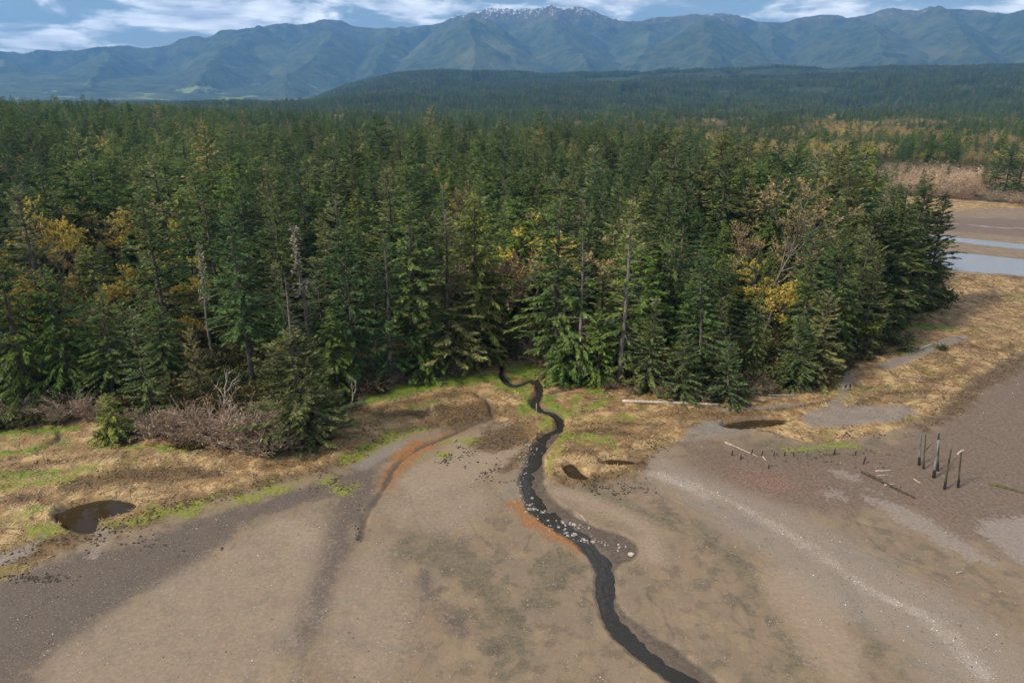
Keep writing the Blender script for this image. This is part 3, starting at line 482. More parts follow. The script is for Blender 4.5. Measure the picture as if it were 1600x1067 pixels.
# ------------------------------------------------------------------ tree builders
def conifer(seed, H, R, base=0.12, kind='fir', gap=0.12, step=0.7, dead_top=0.0, per=5, spray=0.74, bare=0.0):
    g = np.random.default_rng(seed); lean = g.normal(0, 0.012, 2); wob = g.uniform(0, 6.28, 2)
    def axis(z):
        t = np.asarray(z)/H
        return np.stack([lean[0]*H*t+0.12*np.sin(wob[0]+t*7), lean[1]*H*t+0.12*np.sin(wob[1]+t*6), np.asarray(z, float)], -1)
    top = H*(1-dead_top); zs = []; z = H*base
    while z < top-0.25: zs += [z+g.normal(0, 0.38) for _ in range(per if z < top-2 else 4)]; z += step*g.uniform(0.75, 1.25)*(0.65 if z > top*0.85 else 1)
    zs = np.array(zs); n = len(zs); t = (zs-H*base)/(top-H*base); t = np.clip(t, 0, 1); az = g.uniform(0, 2*pi, n)
    if kind == 'cedar': prof = (1-t)**0.75*(0.62+0.38*sst(0, 0.18, t))
    elif kind == 'spruce': prof = (1-t)**0.85*(0.72+0.28*sst(0, 0.25, t))
    else: prof = (1-t**1.35)**0.9*(0.50+0.50*sst(0, 0.35, t))*(1-0.25*t)
    lob = 0.45+0.65*vn(az*1.1+seed*3.1, zs/3.6, seed % 50)+0.5*vn(az*2.3+seed, zs/1.6, 7+seed % 50)
    L = R*prof*lob*g.uniform(0.72, 1.18, n)+0.28
    keep = (g.random(n) > gap)&(vn(az*1.6+seed, zs/2.1, 60+seed % 30) > 0.16); zs, t, az, L = zs[keep], t[keep], az[keep], L[keep]; n = len(zs)
    e0 = {'fir': 0.10+0.55*t, 'spruce': -0.12+0.75*t, 'cedar': 0.05+0.5*t}[kind]+g.normal(0, 0.17, n)
    dr = {'fir': 0.42-0.25*t, 'spruce': 0.30-0.1*t, 'cedar': 0.62-0.25*t}[kind]*g.uniform(0.7, 1.3, n)
    up = {'fir': 0.10, 'spruce': 0.22, 'cedar': 0.16}[kind]
    A = axis(zs); D = np.stack([np.cos(az), np.sin(az)], -1)
    def bp(i, u):
        l = L[i]; out = np.empty((len(i), 3)); out[:, :2] = A[i, :2]+D[i]*(l*u)[:, None]
        out[:, 2] = A[i, 2]+l*(np.tan(e0[i])*u-dr[i]*u*u+up*u**3); return out
    barebr = g.random(n) < bare
    ns = np.maximum(4, np.ceil(L/0.125).astype(int)); ns[barebr] = np.where(g.random(barebr.sum()) < 0.5, 0, 2)
    idx = np.repeat(np.arange(n), ns*2); m = len(idx)
    u = np.clip(1-g.random(m)**1.15*0.86, 0.1, 1.0); side = np.where(g.random(m) < 0.5, -1, 1)
    P = bp(idx, u); P2 = bp(idx, np.clip(u+0.08, 0, 1.1)); T = P2-P; T /= np.linalg.norm(T, axis=1, keepdims=True)+1e-9
    lat = np.stack([-D[idx, 1], D[idx, 0], np.zeros(m)], -1)*side[:, None]
    sp_ = g.uniform(0.2, 1.0, m)*(1.05-0.6*(u > 0.92))
    d = T*1.0+lat*sp_[:, None]; hang = {'fir': 0.30, 'spruce': 0.18, 'cedar': 0.75}[kind]
    d += g.normal(0, 0.22, (m, 3)); d[:, 2] -= hang*g.uniform(0.0, 1.5, m); d /= np.linalg.norm(d, axis=1, keepdims=True)
    ln = spray*g.uniform(0.5, 1.2, m)*np.clip(0.45+0.25*L[idx], 0.5, 1.15); wd = ln*g.uniform(0.11, 0.22, m)
    nrm = np.stack([g.normal(0, 0.7, m), g.normal(0, 0.7, m), np.ones(m)], -1); s = np.cross(d, nrm); s /= np.linalg.norm(s, axis=1, keepdims=True)+1e-9
    mid = P+d*(ln*0.45)[:, None]; tip = P+d*ln[:, None]; tip[:, 2] -= ln*0.12
    fold = np.zeros((m, 3)); fold[:, 2] = -wd*0.35
    V = np.stack([P, mid+s*wd[:, None]+fold, tip, mid-s*wd[:, None]+fold], 1).reshape(-1, 3); F = np.arange(m*4).reshape(-1, 4)
    tint = np.clip(g.normal(0.42, 0.19, m)+0.55*(vn(az[idx]*2, zs[idx]/1.5, 70)-0.5), 0, 1.0)
    crown = (V, F, tint)
    r0 = 0.0115*H+0.06; zt = np.linspace(-0.6, H, 12); paths7 = [(axis(zt), r0*(1-np.clip(zt/H, 0, 1))**0.85+0.03)]
    tv, tf = tubes(paths7, 7); lp = []
    for i in range(n):
        if L[i] > 0.8 and (barebr[i] or i % 2 == 0):
            q = np.linspace(0, 0.95 if barebr[i] else 0.8, 4); lp.append((bp(np.full(4, i), q), (0.016*L[i]+0.025)*(1-q*0.8)))
    for k_ in range(int(H*base*2.0)+int(dead_top*H*4)):           # dead stubs on the bare trunk and the dead top
        zz = g.uniform(2, max(3, H*base)) if k_ < int(H*base*2.0) else g.uniform(top, H-0.3)
        a = g.uniform(0, 6.28); l = g.uniform(0.5, 2.0)*(0.9 if zz < top else min(1, 0.35+(H-zz)/3)); p0 = axis(zz); q = np.linspace(0, 1, 3)[:, None]
        lp.append((p0+q*np.array([cos(a)*l, sin(a)*l, g.uniform(-0.4, 0.35)*l]), np.array([0.05, 0.035, 0.012])))
    if lp:
        lv, lf = tubes(lp, 3); tf2 = [tf, lf+len(tv)]; tv = np.vstack([tv, lv])
    else: tf2 = [tf]
    return crown, (tv, np.vstack(tf2))
def grow(seed, H, spread, levels=4, trunks=1, r0=0.22, up=0.55, twig=0.0, n0=(5, 8), crook=0.14, start=0.35):
    """broadleaf skeleton by repeated forking; returns tube paths and twig tips with directions"""
    g = np.random.default_rng(seed); paths, tips = [], []
    def branch(p, d, l, r, lev):
        n = 5; P = [p]; dd = d.copy()
        for _ in range(n-1):
            dd = dd+g.normal(0, crook, 3); dd[2] += 0.05*up; dd /= np.linalg.norm(dd); P.append(P[-1]+dd*l/(n-1))
        P = np.array(P); paths.append((P, r*np.linspace(1, 0.5 if lev else 0.35, n)))
        if lev == 0 or r < 0.006: tips.append((P, dd)); return
        for _ in range(g.integers(*n0) if lev == levels else g.integers(3, 6)):
            u = g.uniform(start if lev == levels else 0.3, 1.0); i = min(int(u*(n-1)), n-2); f = u*(n-1)-i; q = P[i]*(1-f)+P[i+1]*f
            a = g.normal(0, 1, 3); a -= a.dot(dd)*dd; a /= np.linalg.norm(a)
            nd = dd*up+a*spread*g.uniform(0.6, 1.3); nd[2] += 0.18; nd /= np.linalg.norm(nd)
            branch(q, nd, l*g.uniform(0.42, 0.66), r*0.5, lev-1)
    for k_ in range(trunks):
        a = g.uniform(0, 6.28); tl = 0.0 if trunks == 1 else 0.35
        d = np.array([cos(a)*tl, sin(a)*tl, 1.0]); branch(np.array([cos(a)*tl*0.6, sin(a)*tl*0.6, -0.4]), d/np.linalg.norm(d), H*0.62*g.uniform(0.85, 1.1), r0/trunks**0.5, levels)
    zmax = max(p[0][:, 2].max() for p in paths); k_ = H/zmax
    return [(P*k_, R) for P, R in paths], [(P*k_, d) for P, d in tips]
def sprigs(tips, per, size, seed, drop=0.0, th=0.28):
    g = np.random.default_rng(seed); P = []; D = []
    for Q, d in tips:
        for _ in range(per):
            u = g.uniform(0.2, 1.0); i = min(int(u*4), 3); P.append(Q[i]*(1-u*4+i)+Q[i+1]*(u*4-i)); D.append(d)
    P = np.array(P); D = np.array(D)+g.normal(0, 0.6, P.shape); D[:, 2] -= drop; D /= np.linalg.norm(D, axis=1, keepdims=True); m = len(P)
    s = np.cross(D, g.normal(0, 1, P.shape)); s /= np.linalg.norm(s, axis=1, keepdims=True)+1e-9; ln = size*g.uniform(0.5, 1.4, m)
    V = np.stack([P, P+D*(ln*0.5)[:, None]+s*(ln*th)[:, None], P+D*ln[:, None], P+D*(ln*0.5)[:, None]-s*(ln*th)[:, None]], 1).reshape(-1, 3)
    return V, np.arange(m*4).reshape(-1, 4), np.clip(g.normal(0.45, 0.2, m), 0, 1)
# --- tree kinds: each has a few grown meshes that copies share
KIND = {}
def make_conifers(kind, name, specs, bark='bark'):
    KIND[kind] = []
    for i, sp_ in enumerate(specs):
        (V, F, T), (tv, tf) = conifer(**sp_)
        KIND[kind].append((name, mesh_np(name+'_crown', V, [F], M[{'fir': 'fir', 'spruce': 'spruce', 'cedar': 'cedar'}[sp_['kind']]], tint=T), mesh_np(name+'_trunk', tv, [tf], M[bark], smooth=True), sp_['H']))
make_conifers('fir', 'fir_tree', [dict(seed=s, H=36, R=r, base=b, kind='fir', gap=gp_, bare=br) for s, r, b, gp_, br in ((1, 7.4, .14, .06, .03), (2, 6.4, .24, .10, .06), (3, 8.4, .08, .05, .0), (4, 6.2, .30, .12, .08), (5, 7.0, .16, .08, .04), (6, 6.8, .06, .06, .0), (7, 8.0, .12, .12, .05), (8, 5.6, .10, .08, .02))])
make_conifers('spruce', 'spruce_tree', [dict(seed=s, H=30, R=r, base=b, kind='spruce', gap=gp_, step=.8, bare=br, dead_top=dt) for s, r, b, gp_, br, dt in ((21, 7.2, .05, .08, .05, 0), (22, 6.0, .08, .12, .10, 0), (23, 7.8, .04, .08, .05, 0), (24, 6.6, .07, .1, .06, .0))])
make_conifers('cedar', 'cedar_tree', [dict(seed=s, H=28, R=r, base=b, kind='cedar', gap=.04, step=.6, spray=.70) for s, r, b in ((31, 6.8, .04), (32, 5.8, .05), (33, 7.4, .03), (34, 5.2, .06))])
make_conifers('sparse', 'sparse_fir_tree', [dict(seed=s, H=34, R=5.4, base=.12, kind='fir', gap=.2, step=.8, bare=.38) for s in (41, 42, 43)], 'pale_bark')
make_conifers('snagtop', 'dead_topped_spruce', [dict(seed=s, H=32, R=8.8, base=.03, kind='spruce', gap=.05, bare=.10, dead_top=dt, per=9, step=.6) for s, dt in ((51, .30), (52, .16))], 'pale_bark')
make_conifers('young', 'young_fir_tree', [dict(seed=s, H=15, R=4.8, base=.02, kind=kd, gap=.06, step=.42, spray=.62) for s, kd in ((61, 'spruce'), (62, 'fir'), (63, 'spruce'))])
make_conifers('youngcedar', 'young_cedar_tree', [dict(seed=s, H=13, R=4.2, base=.02, kind='cedar', gap=.04, step=.42, spray=.66) for s in (71, 72)])
def make_broad(kind, name, specs, leaf, bark, per, size):
    KIND[kind] = []
    for sd, H, kw in specs:
        P, tips = grow(sd, H, **kw); big = [p for p in P if p[1][0] > 0.05]; small = [p for p in P if p[1][0] <= 0.05]
        v1, f1 = tubes(big, 5); v2, f2 = tubes([(p[::2], np.maximum(r[::2], 0.016)) for p, r in small], 3)
        tr = mesh_np(name+'_trunk', np.vstack([v1, v2]), [f1, f2+len(v1)], M[bark], smooth=True)
        cr_ = None
        if leaf: V, F, T = sprigs(tips, per, size, sd); cr_ = mesh_np(name+'_crown', V, [F], M[leaf], tint=T)
        KIND[kind].append((name, cr_, tr, H))
make_broad('alder', 'budding_alder', [(81, 24, dict(spread=.62, levels=4, up=.9)), (82, 22, dict(spread=.55, levels=4, up=1.0, trunks=2)), (83, 20, dict(spread=.7, levels=4, up=.85))], 'bud', 'pale_bark', 12, .30)
make_broad('maple', 'flowering_maple', [(85, 20, dict(spread=.8, levels=4, up=.8)), (86, 18, dict(spread=.75, levels=4, up=.85))], 'gold', 'bark', 24, .36)
make_broad('lime', 'leafing_willow', [(87, 10, dict(spread=.6, levels=3, up=1.0, trunks=3))], 'lime', 'bark', 22, .42)
make_broad('dead', 'dead_tree', [(91, 12, dict(spread=.75, levels=2, up=.75, crook=.25, r0=.26, start=.3)), (92, 9, dict(spread=.6, levels=2, up=.8, crook=.28, r0=.2, start=.45, n0=(2, 4))), (93, 14, dict(spread=.8, levels=3, up=.7, crook=.3, r0=.3))], None, 'dead', 0, 0)
def snag(seed, H):
    g = np.random.default_rng(seed); z = np.linspace(-0.5, H, 14); P = np.stack([0.15*np.sin(z*0.3+seed), 0.12*np.cos(z*0.25), z], -1); R = 0.011*H*(1-np.clip(z/H, 0, 1))**0.7+0.045
    v1, f1 = tubes([(P, R)], 7); lp = []
    for _ in range(120):
        zz = g.uniform(H*0.35, H*0.98); a = g.uniform(0, 6.28); l = g.uniform(0.5, 2.6)*(0.25+0.75*(1-zz/H)); q = np.linspace(0, 1, 4)
        b = np.array([np.interp(zz, z, P[:, 0]), np.interp(zz, z, P[:, 1]), zz]); lp.append((b+np.stack([cos(a)*l*q, sin(a)*l*q, l*(0.1*q-0.5*q*q+0.3*q**3)], -1), np.linspace(0.06, 0.015, 4)))
    global snag_tips; snag_tips = [(np.vstack([p[:1]+(p[-1:]-p[:1])*t for t in np.linspace(.2, 1, 5)]), np.array([0, 0, -.4])) for p, r in lp if p[0][2] > H*.55]
    v2, f2 = tubes(lp, 3); return mesh_np('snag_trunk', np.vstack([v1, v2]), [f1, f2+len(v1)], M['pale_bark'], smooth=True)
M['lichen'] = foliage('lichen_tufts', (0.16, 0.145, 0.095), (0.19, 0.17, 0.115), (0.17, 0.145, 0.11), .1)
KIND['snag'] = []
for sd, h in ((95, 30), (96, 26)):
    tm = snag(sd, h); V, F, T = sprigs(snag_tips, 9, .55, sd, .3, .16); KIND['snag'].append(('dead_snag', mesh_np('snag_lichen', V, [F], M['lichen'], tint=T), tm, h))
def bush(seed, H, Rad, n, leaf=None, per=0, size=0.2):
    g = np.random.default_rng(seed); lp, tips = [], []
    for _ in range(n):
        a = g.uniform(0, 6.28); o = g.uniform(0, 0.45)*Rad; l = g.uniform(0.7, 1.2); q = np.linspace(0, 1, 5); rad = Rad*g.uniform(0.25, 1.0)*q**1.3; zz = H*g.uniform(0.55, 1.1)*l*(q*1.35-0.5*q*q*g.uniform(0.7, 1.5))
        a2 = a+np.cumsum(g.normal(0, 0.10, 5)); P = np.stack([cos(a)*o+np.cos(a2)*rad, sin(a)*o+np.sin(a2)*rad, zz-0.1], -1); lp.append((P, np.linspace(0.05, 0.014, 5))); tips.append((P, P[-1]-P[-2]))
        for _ in range(3):
            i = g.integers(1, 4); d = P[i+1]-P[i]+g.normal(0, 0.28, 3)*H*0.25; Q = P[i]+np.linspace(0, 1, 5)[:, None]*d*g.uniform(0.8, 1.6); lp.append((Q[::2], np.linspace(0.028, 0.012, 3))); tips.append((Q, d))
    return tubes(lp, 3), tips
KIND['bush'] = []; KIND['leafbush'] = []
for sd, h, r in ((101, 4.2, 3.2), (102, 3.4, 2.8), (103, 5.0, 2.9)):
    (v, f), tips = bush(sd, h, r, 95); V, F, T = sprigs(tips, 6, 0.36, sd, th=0.10); KIND['bush'].append(('bare_shrub', mesh_np('shrub_twigs', V, [F], M['twigs'], tint=T), mesh_np('shrub_stems', v, [f], M['stem']), h))
for sd, h, r in ((105, 2.6, 2.4), (106, 3.4, 2.6)):
    (v, f), tips = bush(sd, h, r, 60); V, F, T = sprigs(tips, 9, 0.40, sd); KIND['leafbush'].append(('leafy_shrub', mesh_np('shrub_leaves', V, [F], M['shrub'], tint=T), mesh_np('shrub_stems', v, [f], M['bark']), h))
CAT = {'fir': 'fir tree', 'spruce': 'spruce tree', 'cedar': 'cedar tree', 'sparse': 'fir tree', 'snagtop': 'spruce tree', 'young': 'young conifer', 'youngcedar': 'young conifer', 'alder': 'alder tree', 'maple': 'maple tree', 'lime': 'willow', 'dead': 'dead tree', 'snag': 'dead tree', 'bush': 'shrub', 'leafbush': 'shrub'}
def plant(kind, x, y, h, label, group=None, var=None, width=None, sunk=0.15):
    L = KIND[kind]; name, cm, tm, H = L[(var if var is not None else int(rng.integers(len(L)))) % len(L)]
    s = h/H; w = width or s*float(rng.uniform(0.95, 1.4)); z = float(ground_z(np.array([x]), np.array([y]))[0])-sunk
    t = thing(name, label, CAT[kind], (x, y, z), float(rng.uniform(0, 6.28)), group, (w, w, s))
    bushy = kind in ('bush', 'leafbush')
    if cm: add('twigs' if kind == 'bush' else 'foliage' if bushy else 'crown', cm, t)
    add('stems' if bushy else 'trunk', tm, t); t.rotation_euler.x, t.rotation_euler.y = float(rng.normal(0, .022)), float(rng.normal(0, .022)); return t

# ------------------------------------------------------------------ trees told apart: base pixel on the ground, top pixel
HAND = [
 ('snagtop', 478, 690, 432, 0, 'olive spruce with long bare dead top, standing forward beside the tangled bare shrubs'),
 ('fir', 397, 622, 312, 3, 'tall fir whose bare brown lower trunk shows above the tangled shrubs'),
 ('cedar', 52, 634, 400, 0, 'broad bright green cedar beside the twisted bare tree'),
 ('cedar', 118, 630, 415, 2, 'dense green cedar between the broad cedar and a dark fir'),
 ('fir', 178, 628, 445, 5, 'dark drooping fir beside the dense green cedars'),
 ('spruce', 240, 655, 478, 1, 'grey-green spruce with pale lichen on its boughs above the brown shrubs'),
 ('spruce', 318, 636, 505, 3, 'small blue-green spruce behind the white dead tree'),
 ('cedar', 528, 622, 478, 1, 'slim yellow-green cedar beside the dead-topped spruce'),
 ('fir', 272, 590, 290, 0, 'very tall layered fir rising over the brown shrubs'),
 ('fir', 558, 606, 338, 2, 'broad dark fir next to the slim yellow-green cedar'),
 ('sparse', 612, 600, 362, 0, 'thin fir hung with pale bare branches beside the creek mouth shrubs'),
 ('fir', 648, 590, 300, 1, 'tall open fir behind the creek mouth'),
 ('spruce', 702, 582, 335, 0, 'slender feathery spruce behind the green creek bank'),
 ('cedar', 748, 568, 302, 0, 'tall pointed dark green cedar where the creek leaves the forest'),
 ('youngcedar', 665, 592, 480, 0, 'light green young cedar at the foot of the feathery spruce'),
 ('alder', 792, 556, 385, 1, 'thin tan alder with forked pale stems over the creek'),
 ('maple', 828, 530, 340, 0, 'golden flowering maple behind the tan creek alder'),
 ('sparse', 905, 602, 352, 1, 'sparse fir with long bare grey trunk by the side channel'),
 ('youngcedar', 880, 598, 505, 1, 'low bright cedar spreading at the head of the side channel'),
 ('cedar', 935, 604, 480, 3, 'small bushy cedar between the sparse fir and the bare-trunked fir'),
 ('fir', 868, 590, 300, 4, 'tall dark fir behind the low bright cedar'),
 ('sparse', 968, 606, 340, 2, 'pointed fir with a pale bare lower trunk near the long driftwood log'),
 ('spruce', 1012, 614, 465, 2, 'bushy olive spruce behind the long driftwood log'),
 ('young', 1062, 626, 515, 0, 'bright green young conifer above the end of the long log'),
 ('young', 1136, 630, 530, 2, 'compact young conifer past the end of the long log'),
 ('fir', 1092, 606, 388, 5, 'pointed green fir behind the bright young conifer'),
 ('spruce', 1115, 606, 462, 1, 'blue-grey spruce between the two young conifers'),
 ('fir', 1172, 592, 455, 1, 'slim fir behind the compact young conifer'),
 ('maple', 1186, 560, 408, 1, 'small tan-gold maple among dark firs above the beach'),
 ('snagtop', 1238, 608, 470, 1, 'grey-limbed spruce rooted at the beach beside drift logs'),
 ('spruce', 1274, 602, 452, 3, 'olive spruce overhanging the beach where the two people walk'),
 ('fir', 1252, 585, 400, 0, 'layered fir rising behind the grey-limbed beach spruce'),
 ('lime', 1313, 552, 478, 0, 'slim yellow-green leafing willow among dark spruces'),
 ('spruce', 1340, 556, 392, 0, 'grey-green spruce beside the yellow-green willow'),
 ('fir', 1292, 565, 350, 2, 'broad fir behind the yellow-green willow'),
 ('snagtop', 1338, 520, 282, 1, 'tall conifer with crooked white dead limbs at its top'),
 ('fir', 1374, 522, 285, 5, 'dense dark fir next to the crooked white-limbed conifer'),
 ('fir', 1404, 502, 276, 2, 'dark fir in the thick clump at the forest point'),
 ('sparse', 1418, 494, 310, 1, 'thin dark fir just inside the last tree of the point'),
 ('fir', 1442, 489, 296, 4, 'last ragged dark fir at the tip of the forest point'),
 ('young', 1416, 551, 515, 1, 'low spreading conifer beside a short bleached log on the marsh edge'),
 ('alder', 1192, 500, 268, 0, 'big bare tan alder crown rising among dark firs'),
 ('dead', 345, 664, 572, 0, 'white leafless dead tree with forked limbs in the brown shrubs'),
 ('dead', 536, 654, 590, 1, 'small pale Y-shaped dead tree beside the dead-topped spruce'),
 ('dead', 14, 632, 515, 2, 'twisted leafless pale tree beside the broad cedar'),
 ('snag', 490, 600, 345, 0, 'tall grey snag with a lichen-pale top behind the dead-topped spruce'),
 ('snag', 336, 590, 378, 1, 'bleached grey snag column in the forest behind the bare-trunked fir'),
 ('maple', 100, 530, 418, 0, 'round golden maple above the dense green cedars'),
 ('maple', 200, 520, 412, 1, 'yellow maple spreading behind the dark drooping fir'),
 ('maple', 160, 450, 312, 0, 'bright yellow maple top deep among the firs'),
 ('maple', 12, 470, 368, 1, 'golden maple beside the twisted pale tree, deeper in the forest'),
 ('maple', 218, 440, 342, 0, 'yellow flowering maple beside the very tall layered fir'),
 ('maple', 310, 560, 480, 1, 'orange-gold maple low in the gap beside the bare-trunked fir'),
 ('youngcedar', 182, 688, 612, 1, 'small yellow-green cedar alone in the brown shrubs by the marsh'),
 ('alder', 1170, 480, 330, 2, 'tan alder against the big bare tan alder'),
]
placed = []; showy = []
for kind, px, py, top, var, label in HAND:
    x, y = map(float, gp(px, py)); h = height_for(y, top)
    z0 = float(ground_z(np.array([x]), np.array([y]))[0]); plant(kind, x, y, max(h-z0, 3), label, var=var); placed.append((x, y))
    if kind in ('maple', 'alder', 'lime', 'snag', 'sparse', 'snagtop') or py < 600: showy.append((x, y, z0+(h-z0)*(.5 if kind in ('maple', 'alder') else .62)))
# ------------------------------------------------------------------ the rest of the forest
def scatter(n, r0, r1, a0, a1):
    r = np.sqrt(rng.uniform(r0*r0, r1*r1, n)); a = rng.uniform(a0, a1, n); return r*np.sin(a), r*np.cos(a)
def thin(X, Y, d, pre=()):
    grid = {}; keep = []
    def near(x, y, dd):
        i, j = int(x//d), int(y//d)
        for a in (i-1, i, i+1):
            for b in (j-1, j, j+1):
                for q in grid.get((a, b), ()):
                    if (q[0]-x)**2+(q[1]-y)**2 < dd*dd: return True
        return False
    for x, y in pre: grid.setdefault((int(x//d), int(y//d)), []).append((x, y))
    for k_, (x, y) in enumerate(zip(X, Y)):
        if not near(x, y, d): keep.append(k_); grid.setdefault((int(x//d), int(y//d)), []).append((x, y))
    return np.array(keep, int)
X, Y = scatter(14000, 110, 620, -0.80, 0.80)
f = s_forest(X, Y); ok = (f > 1.2); X, Y, f = X[ok], Y[ok], f[ok]
k_ = thin(X, Y, 8.2, placed); X, Y, f = X[k_], Y[k_], f[k_]
o_ = np.argsort(np.hypot(X, Y)); X, Y, f = X[o_], Y[o_], f[o_]
vis = np.abs(np.arctan2(X, Y)) < 0.70
LAB = {'fir': ('dark green fir standing packed in the dense forest', 'firs packed in the forest'), 'spruce': ('olive grey-green spruce standing packed in the dense forest', 'spruces packed in the forest'), 'cedar': ('bright green drooping cedar standing packed in the dense forest', 'cedars packed in the forest'),
       'sparse': ('thin fir with many bare grey branches inside the forest', 'thin grey-branched firs inside the forest'), 'alder': ('tan budding alder crown between the forest conifers', 'tan alders among the conifers'), 'maple': ('small yellow flowering maple between the forest conifers', 'yellow maples among the conifers'), 'snag': ('bare grey dead trunk standing inside the forest', 'dead trunks inside the forest')}
MARK = [((60, 560), 'behind the broad bright green cedar'), ((180, 560), 'behind the dark drooping fir'), ((272, 540), 'around the very tall layered fir'), ((397, 560), 'behind the bare-trunked fir'), ((478, 600), 'behind the dead-topped spruce'), ((558, 560), 'behind the broad dark fir'), ((648, 540), 'around the tall open fir'), ((748, 520), 'behind the tall pointed cedar at the creek'), ((828, 500), 'around the golden creek maple'), ((905, 540), 'behind the sparse grey-trunked fir'), ((968, 540), 'behind the pale-trunked fir by the log'), ((1092, 560), 'behind the bright young conifer'), ((1186, 540), 'around the tan-gold maple above the beach'), ((1192, 470), 'around the big bare tan alder'), ((1292, 530), 'behind the yellow-green willow'), ((1374, 500), 'inside the forest point'), ((100, 470), 'around the round golden maple'), ((200, 460), 'around the spreading yellow maple'), ((336, 520), 'around the bleached snag column'), ((490, 520), 'around the lichen-pale snag'), ((160, 400), 'deep behind the bright yellow maple top'), ((420, 430), 'deep behind the snags'), ((640, 430), 'deep behind the tall open fir'), ((860, 430), 'deep behind the golden creek maple'), ((1060, 430), 'deep behind the pointed green fir'), ((1040, 360), 'far back behind the bushy olive spruce'), ((1000, 320), 'far back behind the pale-trunked fir'), ((1130, 370), 'far back behind the blue-grey spruce'), ((1200, 390), 'far back beyond the big bare alder'), ((1270, 400), 'far back behind the layered beach fir'), ((940, 370), 'far back behind the sparse fir'), ((1110, 330), 'far back behind the slim beach fir'), ((860, 350), 'far back beyond the golden creek maple'), ((760, 360), 'far back behind the tall pointed cedar'), ((560, 380), 'far back behind the broad dark fir'), ((300, 400), 'far back behind the very tall layered fir')]
MXY = [(*map(float, gp(*a)), b) for a, b in MARK]
def where(x, y): return min(MXY, key=lambda m: (m[0]-x)**2+(m[1]-y)**2)[2]
LOOK = {'fir': 'dark green fir', 'spruce': 'olive grey-green spruce', 'cedar': 'bright green drooping cedar', 'sparse': 'thin fir with bare grey branches', 'alder': 'tan budding alder', 'maple': 'yellow flowering maple', 'snag': 'bare grey dead trunk'}
LIM = {'fir': 265, 'spruce': 110, 'cedar': 110, 'sparse': 16, 'alder': 30, 'maple': 40, 'snag': 5}
count = dict.fromkeys(LIM, 0); rest = {'fir': [], 'spruce': [], 'cedar': [], 'broad': []}
zone = fbm(X/45, Y/45, 80); pick = rng.random(len(X)); big = fbm(X/28, Y/28, 81)
Zg = ground_z(X, Y)
for i in range(len(X)):
    p = pick[i]
    kind = 'snag' if p < .006 else 'maple' if p < (.085 if X[i] < -20 else .02) else 'alder' if p < (.115 if X[i] < -20 else .065) else 'sparse' if p < .13 and p > .115 else 'cedar' if p < .11+.5*float(sst(.42, .62, zone[i])) else 'spruce' if p > .78 else 'fir'
    ed = float(sst(2, 30, f[i])); h = (24+10*ed+14*(big[i]-0.5)*2+rng.normal(0, 5.0))*{'fir': 1.04, 'spruce': .98, 'cedar': .92, 'sparse': 1.0, 'alder': .74, 'maple': .72, 'snag': .85}[kind]
    h = max(h, 9.0); di = math.hypot(X[i], Y[i])
    for sx, sy, sz in showy:                                      # keep the told-apart trees in view: lower growth in front of them
        dm = math.hypot(sx, sy)
        if dm-100 < di < dm-1 and abs(X[i]*sy-Y[i]*sx)/dm < 6.5: h = min(h, H_CAM-(H_CAM-sz)*di/dm-Zg[i])
    if h < 5: continue
    if X[i] > 60 and Y[i] < 330: h *= 1.10
    if vis[i] and count[kind] < LIM[kind]:
        count[kind] += 1; wh = where(X[i], Y[i]); hm_ = {'fir': 34, 'spruce': 32, 'cedar': 30, 'sparse': 33, 'alder': 23, 'maple': 22, 'snag': 27}[kind]
        lb = ('very tall ' if h > hm_*1.12 else 'tall ' if h > hm_ else 'middling ' if h > hm_*.87 else 'short ')+LOOK[kind]+' '+wh
        plant(kind, float(X[i]), float(Y[i]), float(h), lb, LAB[kind][1])
    else:
        kk = kind if kind in rest else 'broad' if kind in ('alder', 'maple') else 'fir'; rest[kk].append((X[i], Y[i], Zg[i]-0.2, h))
